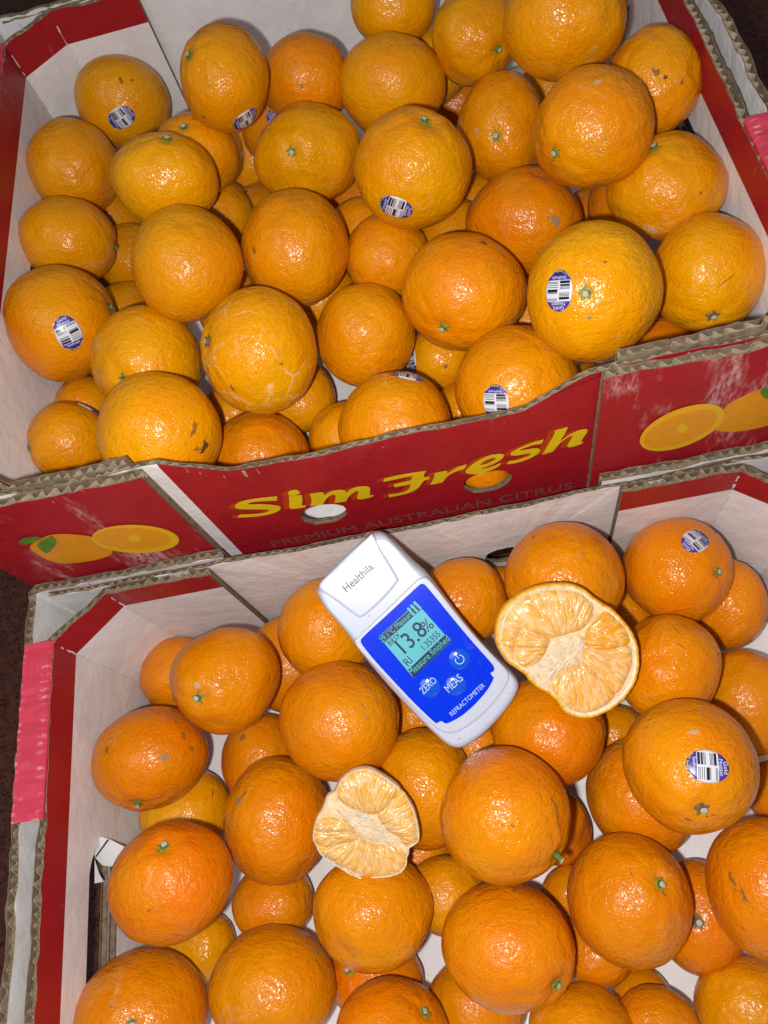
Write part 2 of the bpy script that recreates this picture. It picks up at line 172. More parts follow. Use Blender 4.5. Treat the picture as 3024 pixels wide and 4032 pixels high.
BLEMISHES = [
    ('U1', [0.334, -0.509, 0.793], [0.103, -0.817, -0.568], 0.00298, 0.00139, 'brown'),
    ('U1', [0.536, -0.456, 0.71], [0.821, 0.088, -0.564], 0.00139, 0.00099, 'brown'),
    ('U3', [-0.027, -0.868, 0.496], [0.975, -0.132, -0.178], 0.00154, 0.00137, 'grey'),
    ('U8', [-0.139, 0.094, 0.986], [0.878, 0.472, 0.079], 0.00167, 0.00112, 'black'),
    ('U8', [-0.66, -0.233, 0.714], [0.724, -0.45, 0.522], 0.00112, 0.00093, 'brown'),
    ('U2', [-0.567, -0.819, -0.087], [0.787, -0.507, -0.353], 0.00129, 0.00097, 'black'),
    ('U15', [-0.23, -0.589, 0.775], [0.726, -0.634, -0.267], 0.00247, 0.0017, 'brown'),
    ('U15', [-0.067, -0.706, 0.705], [0.973, -0.201, -0.109], 0.00123, 0.00093, 'black'),
    ('U15', [0.241, -0.782, 0.575], [0.233, -0.528, -0.817], 0.0014, 0.00109, 'brown'),
    ('U16', [-0.591, -0.516, 0.62], [0.303, -0.854, -0.422], 0.00263, 0.00164, 'pale'),
    ('U17', [0.008, -0.093, 0.996], [0.941, 0.337, 0.023], 0.00306, 0.00125, 'pale'),
    ('U17', [-0.809, -0.587, 0.024], [0.503, -0.713, -0.489], 0.00112, 0.00168, 'brown'),
    ('U21', [-0.56, -0.825, -0.075], [0.798, -0.513, -0.316], 0.00436, 0.00233, 'pale'),
    ('U21', [0.205, -0.808, 0.553], [0.252, -0.502, -0.827], 0.00115, 0.00086, 'brown'),
    ('U23', [0.346, -0.677, 0.649], [0.599, -0.373, -0.708], 0.00446, 0.00252, 'grey'),
    ('U23', [0.291, -0.553, 0.781], [0.935, -0.01, -0.356], 0.00119, 0.00104, 'pale'),
    ('U24', [-0.035, -0.742, 0.67], [0.902, 0.264, 0.34], 0.00537, 0.0004, 'brown'),
    ('U28', [-0.596, -0.458, 0.66], [0.264, -0.888, -0.378], 0.00233, 0.00116, 'brown'),
    ('U29', [-0.297, -0.794, 0.531], [0.888, -0.434, -0.153], 0.00164, 0.00105, 'grey'),
    ('U29', [0.037, -0.267, 0.963], [0.984, -0.157, -0.081], 0.00118, 0.00059, 'brown'),
    ('U30', [0.416, 0.184, 0.89], [0.885, -0.306, -0.351], 0.00205, 0.00109, 'black'),
    ('U30', [0.843, -0.257, 0.473], [0.511, 0.107, -0.853], 0.0011, 0.00082, 'brown'),
    ('U33', [-0.41, -0.848, 0.336], [0.551, -0.524, -0.649], 0.00221, 0.00143, 'brown'),
    ('U33', [0.495, -0.726, 0.476], [0.784, 0.137, -0.606], 0.00153, 0.00064, 'brown'),
    ('U33', [-0.346, -0.903, -0.255], [0.922, -0.278, -0.268], 0.00162, 0.00081, 'black'),
    ('U38', [0.791, -0.378, 0.481], [0.287, 0.924, 0.254], 0.00429, 0.00139, 'brown'),
    ('U38', [0.819, -0.547, 0.176], [0.505, 0.831, 0.231], 0.0046, 0.00166, 'black'),
    ('U38', [0.734, -0.622, 0.271], [0.642, 0.506, -0.576], 0.00177, 0.00101, 'brown'),
    ('U44', [-0.669, 0.553, 0.497], [0.741, 0.55, 0.385], 0.00095, 0.00068, 'brown'),
    ('U45', [0.034, -0.793, 0.608], [0.153, -0.597, -0.788], 0.00179, 0.00134, 'brown'),
    ('U47', [-0.222, -0.84, 0.496], [0.95, -0.301, -0.083], 0.00245, 0.00188, 'black'),
    ('L2', [-0.216, -0.258, 0.942], [0.585, -0.807, -0.087], 0.00217, 0.00203, 'pale'),
    ('L2', [-0.103, -0.395, 0.913], [0.312, -0.884, -0.347], 0.00081, 0.00095, 'pale'),
    ('L5', [0.668, 0.346, 0.659], [0.691, -0.617, -0.376], 0.00519, 0.00052, 'grey'),
    ('L5', [0.769, 0.17, 0.616], [0.455, -0.822, -0.342], 0.00285, 0.00065, 'grey'),
    ('L5', [0.563, 0.03, 0.826], [0.496, -0.812, -0.308], 0.0023, 0.00051, 'grey'),
    ('L5', [0.594, -0.153, 0.79], [0.169, -0.936, -0.308], 0.00255, 0.00038, 'grey'),
    ('L6', [-0.339, 0.103, 0.935], [-0.044, -0.995, 0.094], 0.00294, 0.00132, 'brown'),
    ('L6', [0.837, 0.197, 0.51], [0.358, -0.902, -0.24], 0.00234, 0.00117, 'brown'),
    ('L6', [0.922, -0.016, 0.386], [0.194, -0.845, -0.499], 0.00176, 0.00117, 'brown'),
    ('L6', [0.621, -0.162, 0.767], [0.514, -0.655, -0.554], 0.00317, 0.00187, 'grey'),
    ('L8', [0.83, 0.258, 0.495], [-0.106, 0.944, -0.313], 0.00287, 0.00048, 'red'),
    ('L9', [-0.427, 0.307, 0.851], [0.886, 0.329, 0.326], 0.00368, 0.00241, 'grey'),
    ('L9', [-0.319, 0.387, 0.865], [0.781, 0.624, 0.01], 0.00311, 0.00113, 'brown'),
    ('L10', [-0.778, 0.337, 0.53], [0.543, 0.784, 0.3], 0.00386, 0.00138, 'brown'),
    ('L10', [0.028, -0.424, 0.905], [0.516, 0.782, 0.35], 0.00118, 0.00066, 'brown'),
    ('L11', [0.119, 0.843, 0.524], [0.982, -0.02, -0.19], 0.00138, 0.00055, 'brown'),
    ('L16', [0.828, 0.492, 0.27], [0.561, -0.734, -0.382], 0.00348, 0.00116, 'grey'),
    ('L17', [-0.577, 0.097, 0.811], [0.659, 0.641, 0.393], 0.00182, 0.00045, 'red'),
    ('L18', [0.536, 0.537, 0.652], [0.844, -0.329, -0.423], 0.0011, 0.00082, 'brown'),
    ('L20', [0.783, -0.019, 0.622], [0.23, -0.92, -0.318], 0.00429, 0.00095, 'brown'),
    ('L20', [0.776, -0.231, 0.587], [-0.013, -0.936, -0.35], 0.00477, 0.00084, 'brown'),
    ('L20', [0.684, 0.233, 0.692], [0.394, -0.916, -0.081], 0.00059, 0.00095, 'brown'),
    ('L20', [0.117, -0.227, 0.967], [0.65, -0.719, -0.247], 0.00116, 0.00069, 'brown'),
    ('L24', [-0.135, -0.688, 0.713], [0.918, -0.358, -0.172], 0.00316, 0.00218, 'black'),
    ('L24', [0.017, -0.756, 0.654], [0.975, -0.131, -0.178], 0.00122, 0.00086, 'brown'),
    ('L24', [-0.341, -0.746, 0.572], [0.841, -0.514, -0.168], 0.00269, 0.00073, 'brown'),
    ('L24', [0.022, 0.398, 0.917], [0.999, -0.053, -0.001], 0.00289, 0.00145, 'pale'),
    ('L25', [0.19, 0.403, 0.895], [0.308, -0.89, 0.336], 0.00349, 0.0004, 'brown'),
    ('L25', [0.162, 0.122, 0.979], [0.609, -0.793, -0.002], 0.00292, 0.0004, 'brown'),
    ('L25', [0.834, -0.074, 0.547], [0.136, -0.933, -0.334], 0.00082, 0.00124, 'black'),
    ('L26', [0.52, -0.331, 0.788], [0.006, -0.921, -0.39], 0.00114, 0.00071, 'pale'),
    ('L26', [0.734, 0.463, 0.497], [0.679, -0.475, -0.559], 0.00104, 0.00074, 'black'),
    ('L28', [-0.364, 0.571, 0.736], [0.932, 0.23, 0.282], 0.0012, 0.0012, 'brown'),
    ('L28', [0.656, 0.263, 0.707], [0.614, -0.731, -0.297], 0.004, 0.0004, 'brown'),
    ('L28', [0.314, 0.076, 0.947], [0.322, -0.946, -0.031], 0.00104, 0.0013, 'grey'),
    ('L34', [0.458, 0.043, 0.888], [0.468, -0.861, -0.199], 0.00131, 0.00104, 'brown'),
    ('L34', [0.032, 0.402, 0.915], [0.998, -0.056, -0.011], 0.00039, 0.00259, 'brown'),
    ('L35', [0.272, 0.838, 0.473], [0.958, -0.19, -0.214], 0.00145, 0.00119, 'brown'),
    ('L35', [0.545, 0.838, -0.027], [0.757, -0.506, -0.413], 0.00191, 0.00055, 'red'),
    ('L37', [-0.7, 0.188, 0.689], [0.28, -0.815, 0.507], 0.00324, 0.00135, 'brown'),
    ('L37', [-0.606, -0.015, 0.795], [0.134, -0.988, 0.083], 0.00403, 0.00108, 'brown'),
    ('L15', [0.016, 0.314, 0.949], [0.738, 0.637, -0.223], 0.00203, 0.00116, 'grey'),
    ('L3', [0.248, -0.786, 0.566], [0.943, 0.063, -0.326], 0.00124, 0.00062, 'brown'),
    ('L7', [-0.148, 0.352, 0.924], [0.987, -0.004, 0.16], 0.00217, 0.00217, 'brown'),
]
GLYPHS = {'S': [[-0.10077, 0.17713], [-0.10598, 0.17835], [-0.11191, 0.17943], [-0.11809, 0.17978], [-0.12274, 0.17857], [-0.12573, 0.17594], [-0.12592, 0.17356], [-0.12388, 0.1711], [-0.11985, 0.16882], [-0.11473, 0.16652], [-0.11104, 0.16464], [-0.10996, 0.16299], [-0.11077, 0.16133], [-0.1134, 0.16078], [-0.11804, 0.16158], [-0.12294, 0.16314], [-0.12679, 0.16486], [-0.12906, 0.16179], [-0.12413, 0.1598], [-0.11759, 0.1581], [-0.11171, 0.15764], [-0.10636, 0.15898], [-0.10325, 0.16198], [-0.10293, 0.16472], [-0.10438, 0.16691], [-0.10783, 0.16951], [-0.11184, 0.17189], [-0.11604, 0.17361], [-0.11809, 0.17457], [-0.11825, 0.17562], [-0.11667, 0.17634], [-0.11305, 0.17611], [-0.10729, 0.1744], [-0.10223, 0.17253]], 'i_dot': [[-0.0945, 0.17744], [-0.09327, 0.1798], [-0.09067, 0.1807], [-0.08861, 0.17977], [-0.08777, 0.1773], [-0.08866, 0.17512], [-0.09112, 0.17388], [-0.09352, 0.17463], [-0.09468, 0.17599]], 'i': [[-0.09499, 0.17411], [-0.08798, 0.17292], [-0.08919, 0.16721], [-0.09073, 0.16238], [-0.09174, 0.16072], [-0.08936, 0.15961], [-0.09016, 0.15771], [-0.09359, 0.15805], [-0.09766, 0.15896], [-0.09858, 0.16041], [-0.09792, 0.16387], [-0.0961, 0.1692]], 'm': [[-0.0835, 0.17205], [-0.07963, 0.17182], [-0.07661, 0.17138], [-0.07608, 0.16936], [-0.07671, 0.1669], [-0.07401, 0.16924], [-0.07, 0.1706], [-0.0665, 0.16995], [-0.06431, 0.16813], [-0.06453, 0.16491], [-0.06177, 0.1678], [-0.05774, 0.16948], [-0.05426, 0.16872], [-0.05168, 0.16733], [-0.05081, 0.16518], [-0.05178, 0.16088], [-0.05296, 0.15659], [-0.05086, 0.15562], [-0.05168, 0.15416], [-0.05587, 0.15337], [-0.05924, 0.15394], [-0.06039, 0.15608], [-0.05949, 0.15898], [-0.05782, 0.16304], [-0.058, 0.16467], [-0.05929, 0.16478], [-0.06251, 0.16218], [-0.06519, 0.15855], [-0.06692, 0.15501], [-0.07024, 0.15531], [-0.07367, 0.15566], [-0.07145, 0.16144], [-0.07076, 0.16536], [-0.07157, 0.16634], [-0.07387, 0.16559], [-0.07674, 0.16266], [-0.08013, 0.15679], [-0.08349, 0.15736], [-0.08703, 0.15788], [-0.08438, 0.16498]], 'F': [[-0.04177, 0.17236], [-0.03521, 0.17298], [-0.0281, 0.17279], [-0.02248, 0.17225], [-0.01821, 0.17169], [-0.0192, 0.17019], [-0.0202, 0.16752], [-0.02047, 0.16472], [-0.01887, 0.16456], [-0.01746, 0.16433], [-0.01796, 0.16153], [-0.01947, 0.16139], [-0.02094, 0.16125], [-0.02241, 0.15849], [-0.02508, 0.15391], [-0.02809, 0.15107], [-0.03166, 0.14972], [-0.03624, 0.14924], [-0.04282, 0.14923], [-0.04253, 0.15256], [-0.03772, 0.15163], [-0.03398, 0.15163], [-0.03148, 0.15329], [-0.02976, 0.15603], [-0.02853, 0.16001], [-0.03226, 0.16005], [-0.03773, 0.1603], [-0.03765, 0.16354], [-0.0331, 0.16394], [-0.02743, 0.16414], [-0.02736, 0.16634], [-0.02667, 0.16802], [-0.02524, 0.16919], [-0.03041, 0.16944], [-0.03583, 0.16932], [-0.04255, 0.16913]], 'r': [[-0.01435, 0.16673], [-0.01101, 0.16714], [-0.00761, 0.16719], [-0.00714, 0.1659], [-0.00785, 0.16325], [-0.00548, 0.16533], [-0.00237, 0.16783], [0.00097, 0.16943], [0.00375, 0.16974], [0.00309, 0.16737], [0.00172, 0.16512], [-0.00052, 0.16486], [-0.00422, 0.16361], [-0.00775, 0.16083], [-0.00999, 0.157], [-0.01118, 0.15452], [-0.01431, 0.15445], [-0.01817, 0.15453], [-0.01632, 0.15902], [-0.01494, 0.16282]], 'e': [[0.00249, 0.16132], [0.00318, 0.16403], [0.00673, 0.16839], [0.01155, 0.17256], [0.0166, 0.17464], [0.02149, 0.17443], [0.0241, 0.17285], [0.02431, 0.17041], [0.02252, 0.16737], [0.0183, 0.16435], [0.01362, 0.16245], [0.01049, 0.16163], [0.01349, 0.16032], [0.01767, 0.16118], [0.02223, 0.16363], [0.02131, 0.16059], [0.01749, 0.15777], [0.01277, 0.1563], [0.00812, 0.1563], [0.00452, 0.15789], [0.0029, 0.15962]], 'e_hole': [[0.01063, 0.16572], [0.01218, 0.16845], [0.01549, 0.17087], [0.01865, 0.17122], [0.01995, 0.17019], [0.01918, 0.16833], [0.0166, 0.16655], [0.01335, 0.16552]], 's': [[0.04543, 0.17998], [0.04099, 0.17943], [0.03573, 0.17759], [0.03128, 0.17537], [0.02811, 0.17301], [0.0276, 0.1709], [0.02867, 0.16931], [0.03201, 0.16827], [0.03559, 0.16844], [0.03827, 0.16805], [0.03871, 0.16664], [0.03734, 0.16485], [0.03371, 0.16353], [0.02961, 0.16288], [0.02668, 0.16365], [0.02531, 0.16083], [0.02953, 0.15999], [0.03457, 0.16075], [0.03913, 0.16265], [0.04274, 0.16587], [0.04386, 0.16868], [0.04318, 0.171], [0.04097, 0.17239], [0.03743, 0.17278], [0.03432, 0.17252], [0.03278, 0.17317], [0.03302, 0.17417], [0.0357, 0.17534], [0.04011, 0.17666], [0.04449, 0.176]], 'h': [[0.05127, 0.18677], [0.05466, 0.18742], [0.05782, 0.18807], [0.05729, 0.1849], [0.05595, 0.17985], [0.05394, 0.17404], [0.0571, 0.17762], [0.06087, 0.18087], [0.06508, 0.18232], [0.06767, 0.18195], [0.06852, 0.18058], [0.06811, 0.1779], [0.06661, 0.17369], [0.06531, 0.16931], [0.06688, 0.16866], [0.06587, 0.1668], [0.06281, 0.16607], [0.05972, 0.16552], [0.05826, 0.16678], [0.05847, 0.16944], [0.06005, 0.17419], [0.06081, 0.17697], [0.06033, 0.17804], [0.05883, 0.17779], [0.05631, 0.1753], [0.05335, 0.17113], [0.0506, 0.16442], [0.04814, 0.16405], [0.04486, 0.16355], [0.04717, 0.17098], [0.0497, 0.17848], [0.05123, 0.18439]]}
PICTURES = {'left': {'rim': [[-0.16467, 0.16095], [-0.16618, 0.15838], [-0.16817, 0.15616], [-0.17062, 0.15436], [-0.17346, 0.15302], [-0.17661, 0.1522], [-0.17999, 0.15191], [-0.1835, 0.15217], [-0.18706, 0.15298], [-0.19055, 0.1543], [-0.19389, 0.15609], [-0.19698, 0.15832], [-0.19975, 0.1609], [-0.20211, 0.16377], [-0.20403, 0.16685], [-0.20545, 0.17005], [-0.20634, 0.17328], [-0.2067, 0.17648], [-0.20653, 0.17955], [-0.20584, 0.18244], [-0.20466, 0.18506], [-0.20301, 0.18738], [-0.20096, 0.18933], [-0.19855, 0.19088], [-0.19583, 0.19201], [-0.19287, 0.19268], [-0.18974, 0.19289], [-0.1865, 0.19264], [-0.18323, 0.19193], [-0.17999, 0.19077], [-0.17686, 0.1892], [-0.17391, 0.18723], [-0.1712, 0.18491], [-0.1688, 0.18229], [-0.16677, 0.17943], [-0.16516, 0.17638], [-0.16401, 0.17322], [-0.16337, 0.17001], [-0.16326, 0.16685], [-0.1637, 0.1638]], 'pulp': [[-0.16864, 0.16486], [-0.16985, 0.16288], [-0.17149, 0.16119], [-0.17351, 0.15984], [-0.17586, 0.15889], [-0.17847, 0.15835], [-0.1813, 0.15824], [-0.18424, 0.15857], [-0.18723, 0.15932], [-0.19019, 0.16049], [-0.19303, 0.16202], [-0.19568, 0.16388], [-0.19806, 0.16602], [-0.20013, 0.16838], [-0.20184, 0.17089], [-0.20313, 0.17349], [-0.20399, 0.1761], [-0.2044, 0.17867], [-0.20436, 0.18114], [-0.20388, 0.18343], [-0.20297, 0.18552], [-0.20166, 0.18733], [-0.19999, 0.18885], [-0.19799, 0.19003], [-0.19573, 0.19086], [-0.19324, 0.19131], [-0.19059, 0.19139], [-0.18784, 0.19108], [-0.18504, 0.19039], [-0.18226, 0.18935], [-0.17956, 0.18797], [-0.177, 0.18627], [-0.17465, 0.18431], [-0.17255, 0.18211], [-0.17077, 0.17973], [-0.16934, 0.17722], [-0.16831, 0.17464], [-0.16771, 0.17205], [-0.16756, 0.16951], [-0.16787, 0.1671]], 'star': [[-0.18188, 0.17324], [-0.18222, 0.17263], [-0.18263, 0.17207], [-0.1831, 0.17157], [-0.18361, 0.17115], [-0.18415, 0.17082], [-0.1847, 0.17058], [-0.18526, 0.17045], [-0.1858, 0.17042], [-0.18633, 0.17049], [-0.18681, 0.17068], [-0.18724, 0.17096], [-0.18761, 0.17134], [-0.18791, 0.17179], [-0.18814, 0.17232], [-0.18828, 0.17291], [-0.18833, 0.17354], [-0.1883, 0.1742], [-0.18818, 0.17487], [-0.18797, 0.17553], [-0.18769, 0.17617], [-0.18734, 0.17677], [-0.18693, 0.17732], [-0.18646, 0.17781], [-0.18596, 0.17822], [-0.18543, 0.17854], [-0.18488, 0.17877], [-0.18433, 0.1789], [-0.1838, 0.17892], [-0.18329, 0.17885], [-0.18281, 0.17867], [-0.18238, 0.1784], [-0.18201, 0.17803], [-0.18171, 0.17759], [-0.18148, 0.17707], [-0.18134, 0.17649], [-0.18128, 0.17587], [-0.1813, 0.17522], [-0.18141, 0.17455], [-0.18161, 0.17389]], 'fruit': [[-0.24041, 0.18816], [-0.23122, 0.19479], [-0.22178, 0.19707], [-0.21504, 0.195], [-0.20894, 0.1902], [-0.20433, 0.18567], [-0.20255, 0.17568], [-0.20317, 0.16412], [-0.20735, 0.15891], [-0.21684, 0.15634], [-0.22961, 0.15751], [-0.2376, 0.16026], [-0.24054, 0.16644], [-0.24158, 0.17691]], 'leaves': [[[-0.23985, 0.19806], [-0.23448, 0.20084], [-0.22895, 0.19979], [-0.22576, 0.1971], [-0.2309, 0.1953], [-0.23655, 0.19348], [-0.23969, 0.19418]], [[-0.2339, 0.19054], [-0.22952, 0.19393], [-0.22318, 0.19624], [-0.22093, 0.19773], [-0.22147, 0.19539], [-0.22219, 0.19022], [-0.22617, 0.18545], [-0.23204, 0.18032], [-0.23568, 0.17816], [-0.23567, 0.18338]]]}, 'right': {'rim': [[0.1351, 0.18322], [0.13603, 0.18008], [0.13647, 0.17677], [0.13641, 0.17335], [0.13584, 0.16993], [0.13476, 0.16657], [0.13318, 0.16336], [0.13114, 0.16041], [0.12868, 0.15778], [0.12586, 0.15556], [0.12274, 0.15381], [0.11943, 0.1526], [0.11599, 0.15195], [0.11254, 0.1519], [0.10917, 0.15244], [0.10598, 0.15356], [0.10305, 0.15523], [0.10047, 0.15739], [0.0983, 0.15998], [0.0966, 0.16292], [0.0954, 0.16612], [0.09473, 0.1695], [0.0946, 0.17297], [0.09498, 0.17642], [0.09587, 0.17979], [0.09723, 0.18298], [0.09901, 0.18594], [0.10117, 0.18858], [0.10365, 0.19087], [0.10639, 0.19275], [0.10933, 0.19419], [0.11239, 0.19517], [0.11552, 0.19567], [0.11864, 0.19568], [0.12169, 0.1952], [0.12461, 0.19424], [0.12733, 0.19282], [0.12979, 0.19097], [0.13194, 0.18873], [0.13373, 0.18613]], 'pulp': [[0.13164, 0.18161], [0.13232, 0.17914], [0.13259, 0.17653], [0.13241, 0.17384], [0.13181, 0.17112], [0.13077, 0.16846], [0.12932, 0.1659], [0.12749, 0.16353], [0.12531, 0.1614], [0.12285, 0.15959], [0.12017, 0.15813], [0.11733, 0.15708], [0.11441, 0.15646], [0.11149, 0.1563], [0.10865, 0.15661], [0.10597, 0.15737], [0.10353, 0.15856], [0.10138, 0.16015], [0.0996, 0.16209], [0.09821, 0.16432], [0.09725, 0.16679], [0.09674, 0.16941], [0.09669, 0.17213], [0.09709, 0.17487], [0.09792, 0.17757], [0.09915, 0.18015], [0.10074, 0.18256], [0.10266, 0.18474], [0.10484, 0.18666], [0.10725, 0.18826], [0.10982, 0.18951], [0.11248, 0.1904], [0.11519, 0.1909], [0.11789, 0.19102], [0.12051, 0.19073], [0.12299, 0.19006], [0.12529, 0.18901], [0.12735, 0.18761], [0.12912, 0.18589], [0.13057, 0.18387]], 'star': [[0.11832, 0.17551], [0.11853, 0.17473], [0.11866, 0.17396], [0.11873, 0.1732], [0.11872, 0.17248], [0.11864, 0.17182], [0.11848, 0.17124], [0.11826, 0.17074], [0.11797, 0.17034], [0.11763, 0.17006], [0.11724, 0.1699], [0.11681, 0.16986], [0.11636, 0.16995], [0.11589, 0.17016], [0.11542, 0.17048], [0.11495, 0.17092], [0.11451, 0.17145], [0.1141, 0.17207], [0.11373, 0.17276], [0.11341, 0.17349], [0.11315, 0.17426], [0.11296, 0.17504], [0.11283, 0.17581], [0.11277, 0.17656], [0.11279, 0.17727], [0.11288, 0.17791], [0.11304, 0.17848], [0.11327, 0.17896], [0.11355, 0.17934], [0.11389, 0.17961], [0.11428, 0.17977], [0.11469, 0.1798], [0.11514, 0.17972], [0.1156, 0.17952], [0.11606, 0.1792], [0.11651, 0.17878], [0.11695, 0.17826], [0.11736, 0.17766], [0.11773, 0.17699], [0.11805, 0.17627]], 'fruit': [[0.13459, 0.18749], [0.14052, 0.1934], [0.14754, 0.19717], [0.15302, 0.19801], [0.16277, 0.19864], [0.17186, 0.19423], [0.17818, 0.1839], [0.17884, 0.17118], [0.17342, 0.16125], [0.16371, 0.15716], [0.15487, 0.15608], [0.14587, 0.15763], [0.13884, 0.16086], [0.13364, 0.16532], [0.13522, 0.17542]], 'leaves': [[[0.14903, 0.19953], [0.1526, 0.19962], [0.15728, 0.19977], [0.162, 0.19212], [0.15822, 0.18654], [0.15571, 0.18771], [0.15258, 0.18974], [0.14941, 0.19596]]]}}
METER = {'frame': ([-0.03953, 0.1114, 0.14308], [0.85917, 0.49403, 0.13326], [-0.5002, 0.75601, 0.42219], [0.10783, -0.42939, 0.89666]), 'body': [[-0.02389, 0.05589], [-0.0223, 0.05676], [-0.00807, 0.05864], [0.00611, 0.05953], [0.0176, 0.05971], [0.02076, 0.05919], [0.02309, 0.05775], [0.02517, 0.05427], [0.02588, 0.04571], [0.02631, 0.03451], [0.02769, 0.02556], [0.0274, 0.01706], [0.0263, 0.00412], [0.02534, -0.011], [0.02521, -0.02634], [0.02675, -0.04213], [0.02672, -0.05035], [0.02549, -0.05442], [0.02167, -0.05723], [0.01308, -0.05997], [-0.00103, -0.06195], [-0.01143, -0.06205], [-0.01936, -0.06053], [-0.02272, -0.05849], [-0.02533, -0.05444], [-0.02657, -0.04767], [-0.02798, -0.03407], [-0.0287, -0.01385], [-0.02864, 0.00258], [-0.02793, 0.01741], [-0.02688, 0.02679], [-0.02647, 0.03776], [-0.02644, 0.04598], [-0.02544, 0.05179]], 'panel': [[-0.02302, 0.02029], [-0.02133, 0.02138], [0.00055, 0.02167], [0.01968, 0.02232], [0.0219, 0.02191], [0.02283, 0.02006], [0.02196, -0.00081], [0.02145, -0.01891], [0.02165, -0.03506], [0.02106, -0.03712], [0.01993, -0.03818], [0.01771, -0.03777], [0.01727, -0.03944], [0.01751, -0.04068], [0.01577, -0.04172], [0.00987, -0.04374], [0.00063, -0.04487], [-0.00868, -0.0449], [-0.01718, -0.04287], [-0.01838, -0.0413], [-0.01829, -0.04003], [-0.0196, -0.03918], [-0.0212, -0.03901], [-0.02186, -0.03823], [-0.02321, -0.02282], [-0.02373, -0.00587], [-0.02404, 0.0078], [-0.02357, 0.01768]], 'plate': [[-0.02548, 0.02195], [-0.02282, 0.02321], [0.00067, 0.02414], [0.02005, 0.02508], [0.02394, 0.02423], [0.02636, 0.02055], [0.02523, -0.0006], [0.02473, -0.01871], [0.02524, -0.03565], [0.02521, -0.04387], [0.02164, -0.04793], [0.01195, -0.05073], [-0.00056, -0.05206], [-0.01212, -0.05115], [-0.01912, -0.04857], [-0.02242, -0.04413], [-0.02424, -0.03685], [-0.02546, -0.02186], [-0.02598, -0.00492], [-0.02636, 0.00984], [-0.0264, 0.01915]], 'lid': [[-0.02028, 0.05683], [-0.00833, 0.05835], [0.00586, 0.05924], [0.01719, 0.05924], [0.01948, 0.05856], [0.01764, 0.0504], [0.01563, 0.03877], [0.01412, 0.03238], [0.01241, 0.03079], [0.00091, 0.02908], [-0.00949, 0.02898], [-0.01363, 0.02954], [-0.0157, 0.03187], [-0.0188, 0.04646]], 'screen': [[-0.01387, 0.01583], [0.013, 0.01615], [0.01303, -0.01128], [-0.01455, -0.01242]], 'bar_top': [[-0.01385, 0.01561], [0.0128, 0.01592], [0.01283, 0.01187], [-0.01403, 0.01155]], 'bar_bottom': [[-0.01447, -0.00765], [0.01301, -0.00652], [0.01292, -0.01118], [-0.01433, -0.0124]], 'disc': [-0.00092, 0.04512], 'disc_r': 0.01198078142845203, 'buttons': [[0.01022, -0.02137], [-0.01131, -0.02218], [-0.00038, -0.03058]], 'button_r': 0.0057971523040896925, 'txt': {'brand': [[-0.01113, 0.04464], [0.0083, 0.04472]], 'tag': [[-0.0105, 0.04244], [0.00874, 0.04299]], 'refr': [[-0.01272, -0.04154], [0.01108, -0.0412]], 'top': [[-0.01461, 0.01206], [0.00786, 0.01265]], 'batt': [[0.0071, 0.01332], [0.0131, 0.01369]], 'brix': [[-0.01265, 0.00786], [-0.00462, 0.0082]], 'num': [[-0.00956, -0.00033], [0.00738, 0.00019]], 'pct': [[0.00672, 0.00026], [0.01207, 0.00049]], 'ri': [[-0.01263, -0.00638], [-0.00893, -0.00604]], 'n2': [[-0.00046, -0.00578], [0.01129, -0.00531]], 'bot': [[-0.01447, -0.01115], [0.01352, -0.01038]], 'zero': [[-0.01637, -0.02266], [-0.00626, -0.0223]], 'meas': [[-0.00561, -0.03091], [0.00494, -0.03063]]}}
SMUDGES = [(-0.0179, -0.05326, 0.0013), (-0.01607, -0.05797, 0.0006), (-0.00247, -0.05656, 0.0008), (-0.01048, 0.02727, 0.0012), (0.01755, -0.05256, 0.0009)]
